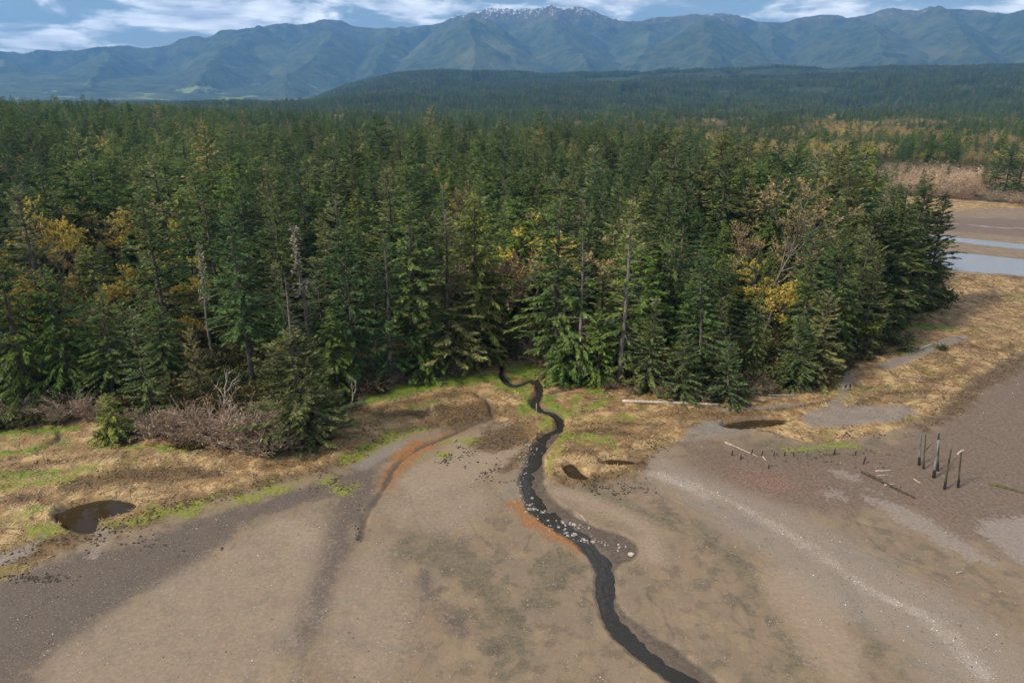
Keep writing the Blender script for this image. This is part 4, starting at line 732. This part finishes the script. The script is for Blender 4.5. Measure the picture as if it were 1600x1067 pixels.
# --- far woods: points carrying copies of the crowns above
def instancer(name, pts, srcs, label, cat, wide=1.0):
    P = np.array(pts, float); me = bpy.data.meshes.new(name); me.vertices.add(len(P)); me.vertices.foreach_set('co', P[:, :3].astype(np.float32).ravel())
    H = srcs[0][1]; w = P[:, 3]/H*wide*rng.uniform(0.85, 1.25, len(P)); sc = np.stack([w, w, P[:, 3]/H], -1)
    for nm, tp, key, val in (('sc', 'FLOAT_VECTOR', 'vector', sc), ('rot', 'FLOAT_VECTOR', 'vector', np.stack([np.zeros(len(P)), np.zeros(len(P)), rng.uniform(0, 6.28, len(P))], -1)), ('idx', 'INT', 'value', rng.integers(0, len(srcs), len(P)))):
        a = me.attributes.new(nm, tp, 'POINT'); a.data.foreach_set(key, np.asarray(val, np.int32 if tp == 'INT' else np.float32).ravel())
    o = add(name, me); stuff(o, label, cat)
    ng = bpy.data.node_groups.new(name, 'GeometryNodeTree'); ng.interface.new_socket('Geometry', in_out='INPUT', socket_type='NodeSocketGeometry'); ng.interface.new_socket('Geometry', in_out='OUTPUT', socket_type='NodeSocketGeometry')
    N, Lk = ng.nodes, ng.links; gi, go = N.new('NodeGroupInput'), N.new('NodeGroupOutput'); ip = N.new('GeometryNodeInstanceOnPoints'); jn = N.new('GeometryNodeJoinGeometry')
    for ob, _ in srcs:
        oi = N.new('GeometryNodeObjectInfo'); oi.transform_space = 'ORIGINAL'; oi.inputs['Object'].default_value = ob; oi.inputs['As Instance'].default_value = True; Lk.new(oi.outputs['Geometry'], jn.inputs[0])
    def na(nm, tp):
        n = N.new('GeometryNodeInputNamedAttribute'); n.data_type = tp; n.inputs['Name'].default_value = nm; return n.outputs['Attribute']
    Lk.new(gi.outputs[0], ip.inputs['Points']); Lk.new(jn.outputs[0], ip.inputs['Instance']); ip.inputs['Pick Instance'].default_value = True
    Lk.new(na('idx', 'INT'), ip.inputs['Instance Index']); Lk.new(na('rot', 'FLOAT_VECTOR'), ip.inputs['Rotation']); Lk.new(na('sc', 'FLOAT_VECTOR'), ip.inputs['Scale']); Lk.new(ip.outputs[0], go.inputs[0])
    md = o.modifiers.new('trees', 'NODES'); md.node_group = ng; return o
# broadleaf crowns of different heights share one scale
def mean_h(k_): return KIND[k_][0][3]
X, Y = scatter(60000, 500, 2300, -0.85, 0.85); k_ = thin(X, Y, 8.0); X, Y = X[k_], Y[k_]
f = s_forest(X, Y); az = np.arctan2(X, Y); R_ = np.hypot(X, Y)
open_flat = (X > 90) & (R_ < 520)
gaps = fbm(X/160, Y/160, 90)
ok = (~open_flat) & ((f > 1) | (R_ > 520)) & ~((az > -0.1) & (gaps > 0.60)); X, Y, az, R_ = X[ok], Y[ok], az[ok], R_[ok]
Zg = ground_z(X, Y)-0.2; dec = sst(0.16, 0.34, az)*(1-sst(1500, 2300, R_))*sst(0.40, 0.58, fbm(X/110, Y/70, 91))+0.05
brush = sst(0.20, 0.27, az)*(1-sst(640, 760, R_))
stand = fbm(X/120, Y/120, 93); u = rng.random(len(X)); far_b, far_a, far_m = [], [], []
for i in range(len(X)):
    if u[i] < 0.80*brush[i]: far_b.append((X[i], Y[i], Zg[i], rng.uniform(6, 11)))
    elif u[i] < dec[i]*0.5: (far_m if rng.random() < .25 else far_a).append((X[i], Y[i], Zg[i], rng.uniform(14, 23)))
    else:
        kk = ('fir', 'fir', 'spruce', 'cedar')[int(rng.integers(4))]; rest[kk].append((X[i], Y[i], Zg[i], max(8, rng.normal(21+10*float(sst(-.30, -.50, az[i])), 4.5)+26*(stand[i]-.5)-6*dec[i]-4*brush[i])))
X, Y = scatter(260000, 2250, 6500, -0.86, 0.86); az = np.arctan2(X, Y); R_ = np.hypot(X, Y)
cut = fbm(X/420, Y/420, 95, 3); ok = (rng.random(len(X)) < 0.25+0.35*(2250/R_)) & (cut < 0.625+0.1*(az < 0)); X, Y, az, R_ = X[ok], Y[ok], az[ok], R_[ok]
Zh = hill_z(az, R_)-1.5; hh = rng.normal(25, 4, len(X))+34*(fbm(X/260, Y/260, 96)-0.5); ch = rng.integers(0, 3, len(X))
for kk, c_ in (('fir', 0), ('spruce', 1), ('cedar', 2)):
    s_ = ch == c_; rest[kk] += list(zip(X[s_], Y[s_], Zh[s_], np.maximum(hh[s_], 10)))
# conifers standing on the far shore beyond the mudflat
for px, py, top, kd in ((1552, 300, 232, 'fir'), (1570, 302, 222, 'fir'), (1590, 303, 215, 'spruce'), (1545, 296, 240, 'spruce'), (1612, 304, 220, 'fir'), (1425, 288, 262, 'young'), (1455, 288, 266, 'young'), (1478, 286, 258, 'young'), (1535, 298, 250, 'fir')):
    x, y = map(float, gp(px, py)); h = height_for(y, top); plant(kd, x, y, h, 'dark conifer standing at the far edge of the mudflat', 'conifers along the far shore')

# ------------------------------------------------------------------ shrubs along the forest edge
BUSH = [(28, 655, 4), (72, 652, 3.6), (112, 655, 4.2), (150, 658, 4.6), (205, 668, 4), (232, 672, 4.4), (262, 676, 4.8), (292, 676, 5), (312, 690, 3.4), (330, 684, 5), (368, 690, 5.4), (398, 700, 6.2), (432, 702, 6.0), (416, 684, 5.4), (455, 688, 4), (445, 640, 4.5), (520, 668, 3),
        (575, 612, 4), (604, 602, 4.6), (628, 594, 4.8), (664, 590, 3.8), (700, 584, 3.6), (728, 578, 3.4), (760, 572, 3.2), (836, 565, 5.2), (852, 574, 4.6), (866, 580, 4.2), (950, 606, 2.6), (990, 618, 2.4), (1030, 624, 3), (1100, 626, 3.4), (1165, 622, 4), (1180, 616, 4.2), (1196, 612, 3.4), (1300, 580, 3), (1346, 552, 3.6), (1380, 524, 3)]
for px, py, h in BUSH+[(a-14, b+9, h*.8) for a, b, h in BUSH[::2] if a < 470]:
    h *= float(rng.uniform(.75, 1.4)) if px < 470 else 1.0; x, y = map(float, gp(px, py)); 
    wh = next(t for lim, t in ((200, 'below the dense green cedars'), (350, 'around the white dead tree'), (470, 'beside the dead-topped spruce'), (560, 'by the Y-shaped dead tree'), (780, 'along the green creek bank'), (900, 'where the creek leaves the forest'), (1120, 'behind the long driftwood log'), (1250, 'among the drift logs'), (1330, 'above the two people'), (2000, 'under the forest point')) if px < lim)
    plant('bush', x, y, h, ('big' if h > 4.9 else 'middling' if h > 3.7 else 'small')+' leafless grey-brown arching shrub '+wh, 'bare shrubs along the forest edge')
LEAF = [(10, 668, 2.6), (48, 664, 2.8), (95, 662, 2.4), (170, 690, 2.2), (200, 692, 2), (285, 700, 1.8), (305, 702, 1.8), (500, 690, 2), (590, 614, 2.4), (645, 600, 2.2), (745, 574, 3), (770, 566, 3), (810, 562, 3), (900, 596, 2.6), (985, 610, 2.4), (1110, 622, 2.4), (1200, 600, 3.6), (1215, 596, 3.4), (1205, 616, 2), (1300, 592, 2.6), (1322, 578, 2.8), (1350, 566, 2.6), (1372, 556, 2.4), (1392, 540, 2.2), (1470, 548, 1.4), (1340, 540, 3)]
for px, py, h in LEAF:
    x, y = map(float, gp(px, py)); 
    wh = next(t for lim, t in ((130, 'below the dense green cedars'), (350, 'in front of the brown shrubs'), (560, 'by the Y-shaped dead tree'), (700, 'along the green creek bank'), (850, 'where the creek leaves the forest'), (1000, 'beside the side channel'), (1150, 'above the long driftwood log'), (1250, 'among the drift logs'), (1360, 'above the two people'), (2000, 'under the forest point')) if px < lim)
    plant('leafbush', x, y, h, ('larger' if h > 2.5 else 'low')+' olive-brown leafy shrub '+wh, 'leafy shrubs along the forest edge')

SRC = {}
for kd in ('fir', 'spruce', 'cedar', 'alder', 'maple', 'bush', 'leafbush'):
    ms = [(v[1], v[3]) for v in KIND[kd]]; SRC[kd] = []
    for me, H in ms:
        ob = next((o for o in C.objects if o.data == me), None)
        if ob: SRC[kd].append((ob, ms[0][1]))
instancer('fir_wood', rest['fir'], SRC['fir'], 'mass of dark firs stretching back over the plain and foothills', 'forest')
instancer('spruce_wood', rest['spruce'], SRC['spruce'], 'mass of olive spruces mixed through the far forest', 'forest', 1.1)
instancer('cedar_wood', rest['cedar'], SRC['cedar'], 'mass of green cedars mixed through the far forest', 'forest')
instancer('alder_wood', far_a+[r for r in rest['broad'] if r[0] > 0], SRC['alder'], 'tan budding alders scattered through the far woods', 'woods', 1.4)
instancer('maple_wood', far_m+[r for r in rest['broad'] if r[0] <= 0], SRC['maple'], 'golden flowering maples scattered through the far woods', 'woods', 1.3)
X, Y = scatter(9000, 115, 330, -.78, .78); f = s_forest(X, Y); ok = (f > .3) & ((f < 26) | (rng.random(len(X)) < .25)); X, Y = X[ok], Y[ok]; Zu = ground_z(X, Y)-.1
instancer('undergrowth', list(zip(X, Y, Zu, rng.uniform(1.4, 4.2, len(X)))), SRC['leafbush'], 'olive and brown undergrowth filling the forest floor', 'undergrowth', 1.2)
instancer('brush_thicket', far_b, SRC['bush'], 'pinkish brown leafless thicket behind the far mudflat', 'thicket', 1.6)

# ------------------------------------------------------------------ posts, logs, stones
def surf(x, y): return float(ground_z(np.array([x]), np.array([y]))[0])
def log_mesh(name, L, r0, r1, mat, seed, bend=0.02, stubs=0):
    g = np.random.default_rng(seed); q = np.linspace(0, 1, 12); P = np.stack([q*L, np.cumsum(g.normal(0, bend, 12))*L*0.12, 0.02*np.sin(q*9)], -1)
    R = np.linspace(r0, r1, 12)*g.uniform(0.9, 1.1, 12); P = np.vstack([P[:1], P, P[-1:]]); R = np.concatenate([[0.02], R, [0.02]])
    v, f = tubes([(P, R)], 9); V, F = [v], [f]
    for _ in range(stubs):
        i = g.integers(2, 11); a = g.uniform(-0.5, 3.6); d = np.array([g.uniform(-0.4, 0.6), cos(a), abs(sin(a))])*g.uniform(0.4, 1.1); w, e = tubes([(P[i]+np.linspace(0, 1, 3)[:, None]*d, np.array([.06, .045, .02]))], 4); F.append(e+sum(len(k) for k in V)); V.append(w)
    return mesh_np(name, np.vstack(V), F, mat, smooth=True)
LOGS = [(972, 632, 1122, 637, .38, .28, 'drift', 0, 'long pale driftwood log lying below the spruces'), (1200, 622, 1246, 621, .22, .12, 'dead', 2, 'bleached drift log under the grey-limbed beach spruce'), (1164, 622, 1212, 626, .18, .10, 'drift', 1, 'thin drift pole beside the bleached log on the beach'),
        (1436, 549, 1456, 542, .30, .22, 'dead', 0, 'short bleached log beside the lone marsh conifer'), (1346, 738, 1430, 779, .30, .10, 'rot', 3, 'dark waterlogged log slanting across the mud near the pilings'), (1545, 757, 1640, 782, .20, .10, 'moss', 1, 'slim mossy branch lying on the mud beyond the pilings'),
        (1133, 692, 1184, 714, .20, .09, 'drift', 1, 'pale slanting drift pole behind the row of short posts'), (1192, 714, 1197, 720, .12, .08, 'drift', 0, 'stubby pale driftwood piece by the row of short posts'), (1494, 895, 1503, 893, .16, .12, 'drift', 0, 'small pale wood chunk alone on the brown mud'),
        (1368, 736, 1392, 735, .14, .10, 'drift', 0, 'broken pale plank near the dark log, upper one'), (1370, 743, 1390, 742, .12, .08, 'drift', 0, 'broken pale plank near the dark log, lower one'), (1382, 758, 1398, 756, .14, .08, 'drift', 1, 'pale splintered stick touching the dark log'), (1428, 748, 1438, 755, .10, .06, 'drift', 1, 'pale forked stick at the foot of the pilings'),
        (908, 806, 917, 815, .14, .09, 'drift', 0, 'short pale stick on the creek bank'), (648, 602, 700, 600, .10, .06, 'dead', 2, 'thin dead branch on the green creek bank'), (1405, 594, 1445, 600, .14, .08, 'drift', 0, 'weathered pole half sunk in the tan grass')]
for n_, (x0, y0, x1, y1, r0, r1, mt, st, lab) in enumerate(LOGS):
    ax, ay = map(float, gp(x0, y0)); bx, by = map(float, gp(x1, y1)); L = math.hypot(bx-ax, by-ay); za, zb = surf(ax, ay), surf(bx, by); zm = max(surf(ax+(bx-ax)*t, ay+(by-ay)*t)-(za+(zb-za)*t) for t in (0.25, 0.5, 0.75))
    o = add('driftwood_log', log_mesh('driftwood_log', L, r0, r1, M[mt], 200+n_, stubs=st), loc=(ax, ay, za+r0*0.55+max(0, zm)*0.6)); o.rotation_euler = (0, -math.atan2(zb-za, L), math.atan2(by-ay, bx-ax)); tag(o, lab, 'log')
def post_mesh(H, r, seed, mat, lean):
    g = np.random.default_rng(seed); z = np.linspace(-0.5, H, 10); P = np.stack([z*lean[0]+g.normal(0, .015, 10), z*lean[1]+g.normal(0, .015, 10), z], -1); R = r*np.linspace(1.05, 0.8, 10)*g.uniform(.9, 1.1, 10)
    P = np.vstack([P, P[-1]+[r*.4, 0, .25], P[-1]+[r*.5, 0, .32]]); R = np.concatenate([R, [r*.45, .02]]); v, f = tubes([(P, R)], 9); return mesh_np('post', v, [f], mat, smooth=True)
PIL = [(1436, 727, 674, .18, 'piling', (-.15, 0), None, 'grey bare piling standing apart at the end of the cluster'), (1443, 733, 681, .13, 'moss', (-.14, .01), 'branch', 'thin mossy piling with a forked upper limb'), (1459, 746, 690, .21, 'piling', (-.10, 0), None, 'thick pale grey piling leaning against a darker one'),
       (1465, 736, 679, .17, 'moss', (-.18, 0), None, 'dark mossy piling behind the thick pale one'), (1476, 764, 705, .17, 'moss', (-.06, .02), 'branch', 'leaning dark piling with a side branch and moss'), (1497, 762, 705, .15, 'moss', (-.14, 0), 'cap', 'slim piling topped by a pale slanted broken cap')]
for n_, (px, py, top, r, mt, lean, extra, lab) in enumerate(PIL):
    x, y = map(float, gp(px, py)); z = surf(x, y); H = height_for(y, top)-z; t = thing('wooden_piling', lab, 'piling', (x, y, z), group='old pilings on the mudflat')
    add('post', post_mesh(H, r, 300+n_, M[mt], lean), t)
    v, f = tubes([(np.stack([np.linspace(-.3, 1.6, 5)*lean[0], np.linspace(-.3, 1.6, 5)*lean[1], np.linspace(-.3, 1.6, 5)], -1), r*np.array([1.25, 1.4, 1.3, 1.25, 1.0]))], 9); add('mussel_crust', mesh_np('mussel_crust', v, [f], M['mussel'], smooth=True), t)
    if extra == 'branch': v, f = tubes([(np.array([[lean[0]*H*.5, 0, H*.5], [.35+lean[0]*H*.5, .05, H*.62], [.95+lean[0]*H*.5, .1, H*.80]]), np.array([.11, .08, .03]))], 6); add('side_limb', mesh_np('side_limb', v, [f], M['moss'], smooth=True), t)
    if extra == 'cap': v, f = tubes([(np.array([[-.55+lean[0]*H, 0, H-.55], [-.2+lean[0]*H, .03, H-.1], [.15+lean[0]*H, 0, H+.18], [.42+lean[0]*H, 0, H+.28]]), np.array([.08, .14, .15, .06]))], 6); add('broken_cap', mesh_np('broken_cap', v, [f], M['drift'], smooth=True), t)
for n_, (px, py, hpx) in enumerate([(1144, 712, 7), (1158, 718, 6), (1174, 710, 8), (1190, 711, 6), (1209, 713, 7), (1226, 712, 6), (1240, 712, 4), (1261, 711, 9), (1303, 711, 10), (1337, 711, 5), (1349, 725, 12), (1201, 732, 5)]):
    x, y = map(float, gp(px, py)); z = surf(x, y); o = add('post_stump', post_mesh(hpx*.105, .12, 320+n_, M['mussel' if n_ != 7 else 'piling'], (rng.normal(0, .08), 0)), loc=(x, y, z)); tag(o, 'short pale-topped post stump in the row on the mud' if n_ == 7 else 'tall leaning post stump set apart from the row' if n_ == 10 else 'short rotten post stump in the row on the mud', 'post', None if n_ in (7, 10) else 'row of post stumps')
x, y = map(float, gp(838, 655)); z = surf(x, y); o = add('marker_post', post_mesh(height_for(y, 632)-z, .13, 340, M['drift'], (0, 0)), loc=(x, y, z)); tag(o, 'single upright pale post on the creek bank', 'post')
def stone_meshes(mat, n, flat=0.6, sub=2):
    out = []
    for i in range(n):
        bm = bmesh.new(); bmesh.ops.create_icosphere(bm, subdivisions=sub, radius=1.0); g = random.Random(400+i)
        for v in bm.verts: v.co *= g.uniform(0.75, 1.15); v.co.z *= flat
        me = bpy.data.meshes.new('stone'); bm.to_mesh(me); bm.free(); me.materials.append(mat); out.append(me)
    return out
def stone_mat(name, c1, c2):
    k = NT(name); n = k.noise(4, 5); col = k.mix(k.step(n, .35, .65), c1, c2); h = k.n.new('ShaderNodeHueSaturation'); k.l.new(col, h.inputs['Color']); k.put(h.inputs['Value'], k.math('MULTIPLY_ADD', k.rand(), .7, .6)); return k.done(h.outputs[0], .8, .3)
ST = stone_meshes(stone_mat('creek_stone', (.20, .165, .13), (.44, .39, .33)), 4)
def stones(line, n, spread, size, lab, grp):
    p = wpts(smooth_line(line, 6)); q = rng.uniform(0, 1, n); i = q*(len(p)-1); x = np.interp(i, np.arange(len(p)), p[:, 0])+rng.normal(0, spread, n); y = np.interp(i, np.arange(len(p)), p[:, 1])+rng.normal(0, spread, n); zz = ground_z(x, y)
    for a in range(n):
        s = size*float(np.clip(rng.lognormal(-.25, .45), .35, 2.4)); o = add('creek_stone', ST[int(rng.integers(4))], loc=(float(x[a]), float(y[a]), max(float(zz[a])+s*.25, WATER+s*.18 if zz[a] < WATER else -9))); o.scale = (s*float(rng.uniform(.8, 1.4)), s, s); o.rotation_euler = (0, 0, float(rng.uniform(0, 6.28))); tag(o, lab, 'stone', grp)
stones([(834, 690), (822, 715), (811, 742), (812, 765), (822, 785), (845, 806), (870, 824), (900, 842)], 120, .9, .15, 'grey stone lining the outer creek bank', 'stones lining the creek bank')
stones([(824, 793), (838, 794), (850, 798)], 12, .2, .2, 'pale stone in the short row crossing the upper creek', 'upper row of stones across the creek')
stones([(870, 808), (885, 812), (905, 820), (922, 824)], 14, .35, .19, 'white stone scattered midstream in the dark creek bed', 'midstream stones')
stones([(884, 832), (905, 836), (925, 842), (945, 845), (962, 852), (985, 858)], 34, .5, .19, 'pale stone in the lower line across the creek bend', 'lower line of stones across the creek')
# loose stuff on the flats
def lumps(name, X, Y, size, flat, mat, label, cat, sides=6):
    n = len(X); Z = ground_z(X, Y); g = rng; s = size*g.uniform(.5, 1.5, n); a0 = g.uniform(0, 6.28, n); ang = np.arange(sides)*2*pi/sides
    rad = s[:, None]*g.uniform(.7, 1.3, (n, sides)); ring = np.stack([X[:, None]+rad*np.cos(ang+a0[:, None]), Y[:, None]+rad*np.sin(ang+a0[:, None]), np.repeat((Z-.03)[:, None], sides, 1)], -1)
    topr = np.stack([X[:, None]+rad*.6*np.cos(ang+a0[:, None]), Y[:, None]+rad*.6*np.sin(ang+a0[:, None]), (Z+s*flat*.8)[:, None]*np.ones((1, sides))], -1); apex = np.stack([X, Y, Z+s*flat], -1)[:, None]
    V = np.concatenate([ring, topr, apex], 1).reshape(-1, 3); b = (np.arange(n)*(2*sides+1))[:, None]; j = np.arange(sides)[None]; k2 = (j+1) % sides
    Q = np.stack([b+j, b+k2, b+k2+sides, b+j+sides], -1).reshape(-1, 4); T = np.stack([b+j+sides, b+k2+sides, np.repeat(b+2*sides, sides, 1)], -1).reshape(-1, 3)
    tint = np.concatenate([np.repeat(g.random(n), sides)]*2); return stuff(add(name, mesh_np(name, V, [Q, T], mat, tint=tint)), label, cat)
def inlayer(k, n, lo, r0=60, r1=330, p=1.0):
    X, Y = scatter(n, r0, r1, -.74, .74); s = layer(X, Y, k)+(fbm(X/2, Y/2, 97)-.5)*3; ok = (s > lo) & (s_channel(X, Y) < -.3) & (s_pool(X, Y) < -.3) & (s_forest(X, Y) < 1); return X[ok], Y[ok]
def tinted(name, c1, c2, rough=.85):
    k = NT(name); return k.done(k.mix(k.attr('tint'), c1, c2), rough, .25)
X, Y = inlayer('wrack', 90000, 0.2, 90, 260); lumps('seaweed_clumps', X, Y, .15, .7, tinted('seaweed', (.030, .020, .010), (.150, .095, .040)), 'dark brown seaweed clumps along the marsh edge', 'seaweed')
cl = [(530+500*0, 0)]; cx_, cy_ = [], []
for px, py, n, sx, sy in ((770, 735, 60, 22, 9), (735, 700, 40, 25, 5), (785, 690, 50, 25, 6), (700, 718, 24, 14, 4), (945, 760, 70, 45, 6), (520, 755, 50, 16, 8), (60, 905, 40, 30, 5), (1010, 700, 40, 25, 5), (1280, 712, 60, 60, 8), (560, 812, 16, 4, 20), (200, 850, 40, 60, 8), (1330, 680, 40, 40, 5), (960, 770, 30, 30, 4)):
    n *= 3; x, y = gp(rng.normal(px, sx, n), rng.normal(py, sy, n)); k_ = fbm(x/1.6, y/1.6, 120) > .47; x, y = x[k_], y[k_]; cx_.append(x); cy_.append(y)
lumps('mussel_clumps', np.concatenate(cx_), np.concatenate(cy_), .19, .35, tinted('mussel_bed', (.028, .022, .016), (.085, .062, .040)), 'black mussel and weed clumps dotting the mud', 'mussels')
X, Y = gp(rng.normal(1196, 30, 700), rng.normal(752, 11, 700)); Y = Y-(X-X.mean())*0.55*0.6
lumps('red_rubble', X, Y, .11, .6, tinted('red_rubble', (.15, .070, .045), (.30, .17, .12)), 'scatter of reddish broken rubble on the dark mud', 'rubble')
a1, b1 = inlayer('shell', 40000, .1, 60, 220); a2, b2 = inlayer('darkgravel', 26000, .3, 60, 220); a3, b3 = inlayer('greygravel', 20000, .3, 60, 220); a4, b4 = scatter(2600, 60, 190, -.74, .74)
ok = (s_marsh(a4, b4) < -2) & (s_channel(a4, b4) < -.4); a4, b4 = a4[ok], b4[ok]
lumps('shells', np.concatenate([a1, a3[::5], a4[::4]]), np.concatenate([b1, b3[::5], b4[::4]]), .075, .7, tinted('shell_bits', (.36, .31, .25), (.74, .70, .63)), 'white broken shells strewn along the pale line', 'shells', 5)
lumps('pebbles', np.concatenate([a2, a3, a4]), np.concatenate([b2, b3, b4]), .095, .7, tinted('pebble', (.055, .045, .040), (.26, .22, .185)), 'small grey pebbles strewn over the mudflat', 'pebbles', 5)
def tufts(name, X, Y, size, blades, mat, label, cat, flat=0.5):
    n = len(X); Z = ground_z(X, Y); m = n*blades; i = np.repeat(np.arange(n), blades); g = rng; wind = fbm(X/12, Y/12, 98)[i]*7; a = wind+g.normal(0, .9, m); l = size*g.uniform(.5, 1.4, m)
    P = np.stack([X[i]+g.normal(0, size*.35, m), Y[i]+g.normal(0, size*.35, m), Z[i]-.03], -1); d = np.stack([np.cos(a), np.sin(a), g.uniform(.25, 1.0, m)*(1-flat)+.1], -1); s = np.stack([-np.sin(a), np.cos(a), g.normal(0, .3, m)], -1)*(size*.11)
    V = np.stack([P-s, P+s, P+d*l[:, None]*.6+s*.7+[0, 0, .03], P+d*l[:, None]], 1).reshape(-1, 3); F = np.arange(m*4).reshape(-1, 4)
    return stuff(add(name, mesh_np(name, V, [F], mat, tint=np.clip(fbm(X/5, Y/5, 99)[i]+g.normal(0, .22, m), 0, 1))), label, cat)
X, Y = scatter(90000, 95, 330, -.74, .74)
ok = (s_marsh(X, Y) > .3) & (s_forest(X, Y) < 2) & (s_channel(X, Y) < -.3) & (s_pool(X, Y) < -.4) & (s_river(X, Y) < -1) & (layer(X, Y, 'greygravel') < .2) & (layer(X, Y, 'pads') < .0) & (layer(X, Y, 'wrack') < .2) & (layer(X, Y, 'green') < .2); X, Y = X[ok], Y[ok]
tufts('dry_grass', X, Y, .62, 5, tinted('dry_grass', (.220, .140, .062), (.500, .375, .215)), 'flattened tan salt marsh grass', 'grass', .75)
X, Y = inlayer('green', 60000, .0, 95, 300); tufts('green_grass', X, Y, .45, 6, tinted('green_grass', (.075, .135, .014), (.200, .220, .040)), 'short green grass along the creek and forest edge', 'grass', .3)
X, Y = inlayer('algae', 50000, .1, 90, 260); tufts('green_algae', X, Y, .34, 4, tinted('green_algae', (.150, .185, .015), (.290, .270, .050)), 'bright yellow-green weed patches on the shore', 'algae', .85)

# ------------------------------------------------------------------ two walkers
def person(px, py, rz, jacket, trousers, label, step):
    x, y = map(float, gp(px, py)); z = surf(x, y); bm = bmesh.new(); sk = bm.verts.layers.skin.verify()
    def v(co, r): q = bm.verts.new(co); q[sk].radius = r if isinstance(r, tuple) else (r, r); return q
    def chain(st, pts):
        for co, r in pts: n = v(co, r); bm.edges.new((st, n)); st = n
        return st
    pel = v((0, 0, .95), (.15, .11)); pel[sk].use_root = True
    nk = chain(pel, [((0, 0, 1.12), (.145, .10)), ((0, .01, 1.32), (.17, .115)), ((0, 0, 1.44), (.11, .08)), ((0, 0, 1.51), (.055, .055))]); chain(nk, [((0, .015, 1.585), (.078, .09)), ((0, .01, 1.67), (.082, .098)), ((0, 0, 1.735), (.055, .065))])
    ch = [q for q in bm.verts if abs(q.co.z-1.32) < 1e-4][0]
    for s in (-1, 1):
        f = step*s
        chain(pel, [((s*.095, 0, .88), (.095, .1)), ((s*.10, f*.16, .50), (.062, .066)), ((s*.10, f*.20-.03, .10), (.042, .045)), ((s*.105, f*.20+.10, .04), (.042, .035)), ((s*.105, f*.20+.17, .03), (.032, .022))])
        w = chain(ch, [((s*.19, 0, 1.40), (.062, .062)), ((s*.24, -f*.06, 1.13), (.046, .046)), ((s*.25, -f*.14+.05, .88), (.032, .034)), ((s*.25, -f*.15+.07, .80), (.020, .038))])
        for k_, (dy, l) in enumerate(((.030, .070), (.010, .080), (-.010, .075), (-.028, .060))): b = w.co; chain(w, [((b.x, b.y+dy, b.z-.05), .009), ((b.x-s*.008, b.y+dy, b.z-.05-l*.5), .008), ((b.x-s*.02, b.y+dy, b.z-.05-l), .007)])
        b = w.co; chain(w, [((b.x-s*.01, b.y+.045, b.z-.01), .010), ((b.x-s*.015, b.y+.06, b.z-.05), .009)])
    me = bpy.data.meshes.new('body'); bm.to_mesh(me); bm.free()
    k = NT('person_'+label.split()[1]); s3 = k.n.new('ShaderNodeSeparateXYZ'); k.l.new(k.co, s3.inputs[0]); zz = s3.outputs[2]
    col = k.mix(k.step(zz, .10, .11), (.02, .02, .02), trousers); col = k.mix(k.math('MULTIPLY', k.step(zz, .935, .94), 1.0), col, jacket); ax_ = k.math('ABSOLUTE', s3.outputs[0])
    col = k.mix(k.math('MULTIPLY', k.step(ax_, .205, .21), k.step(zz, .84, .83)), col, (.45, .28, .2)); col = k.mix(k.math('MULTIPLY', k.step(ax_, .205, .21), k.step(zz, .83, .84)), col, jacket)
    col = k.mix(k.step(zz, 1.495, 1.50), col, (.48, .30, .22)); m = k.done(col, .8, .2); me.materials.append(m)
    t = thing('person', label, 'person', (x, y, z+.0), rz); o = add('body', me, t); sk_ = o.modifiers.new('skin', 'SKIN'); sk_.use_smooth_shade = True; sb = o.modifiers.new('sub', 'SUBSURF'); sb.levels = sb.render_levels = 1
    bm = bmesh.new(); bmesh.ops.create_icosphere(bm, subdivisions=2, radius=.1)
    for q in list(bm.verts):
        q.co.y *= 1.12; q.co.z *= 1.1
        if q.co.z < -.035 or (q.co.y > .045 and q.co.z < .035): bm.verts.remove(q)
    bmesh.ops.translate(bm, verts=bm.verts, vec=(0, -.005, 1.665)); hm = bpy.data.meshes.new('hair'); bm.to_mesh(hm); bm.free(); kk = NT('hair'); hm.materials.append(kk.done((.03, .02, .015), .7, .3)); add('hair', hm, t)
person(1320, 613, .5, (.012, .014, .022), (.13, .15, .18), 'person in dark jacket and grey trousers walking beside the other', 1.0)
person(1327, 612.5, .35, (.010, .010, .012), (.07, .08, .10), 'person in black jacket and darker trousers walking near the forest', -.8)

# ------------------------------------------------------------------ air
bm = bmesh.new(); bmesh.ops.create_cube(bm, size=1.0); hz = bpy.data.meshes.new('haze'); bm.to_mesh(hz); bm.free()
hm = bpy.data.materials.new('haze'); hm.use_nodes = True; hn = hm.node_tree.nodes; hn.remove(hn['Principled BSDF']); pv = hn.new('ShaderNodeVolumePrincipled')
pv.inputs['Color'].default_value = (0.20, 0.50, 1.0, 1); pv.inputs['Density'].default_value = 6.5e-5; pv.inputs['Anisotropy'].default_value = 0.2
hm.node_tree.links.new(pv.outputs[0], hn['Material Output'].inputs['Volume']); hz.materials.append(hm)
o = add('haze', hz, loc=(0, 0, 885)); o.scale = (36000, 36000, 1780); stuff(o, 'thin blue haze in the air over the far hills', 'haze')
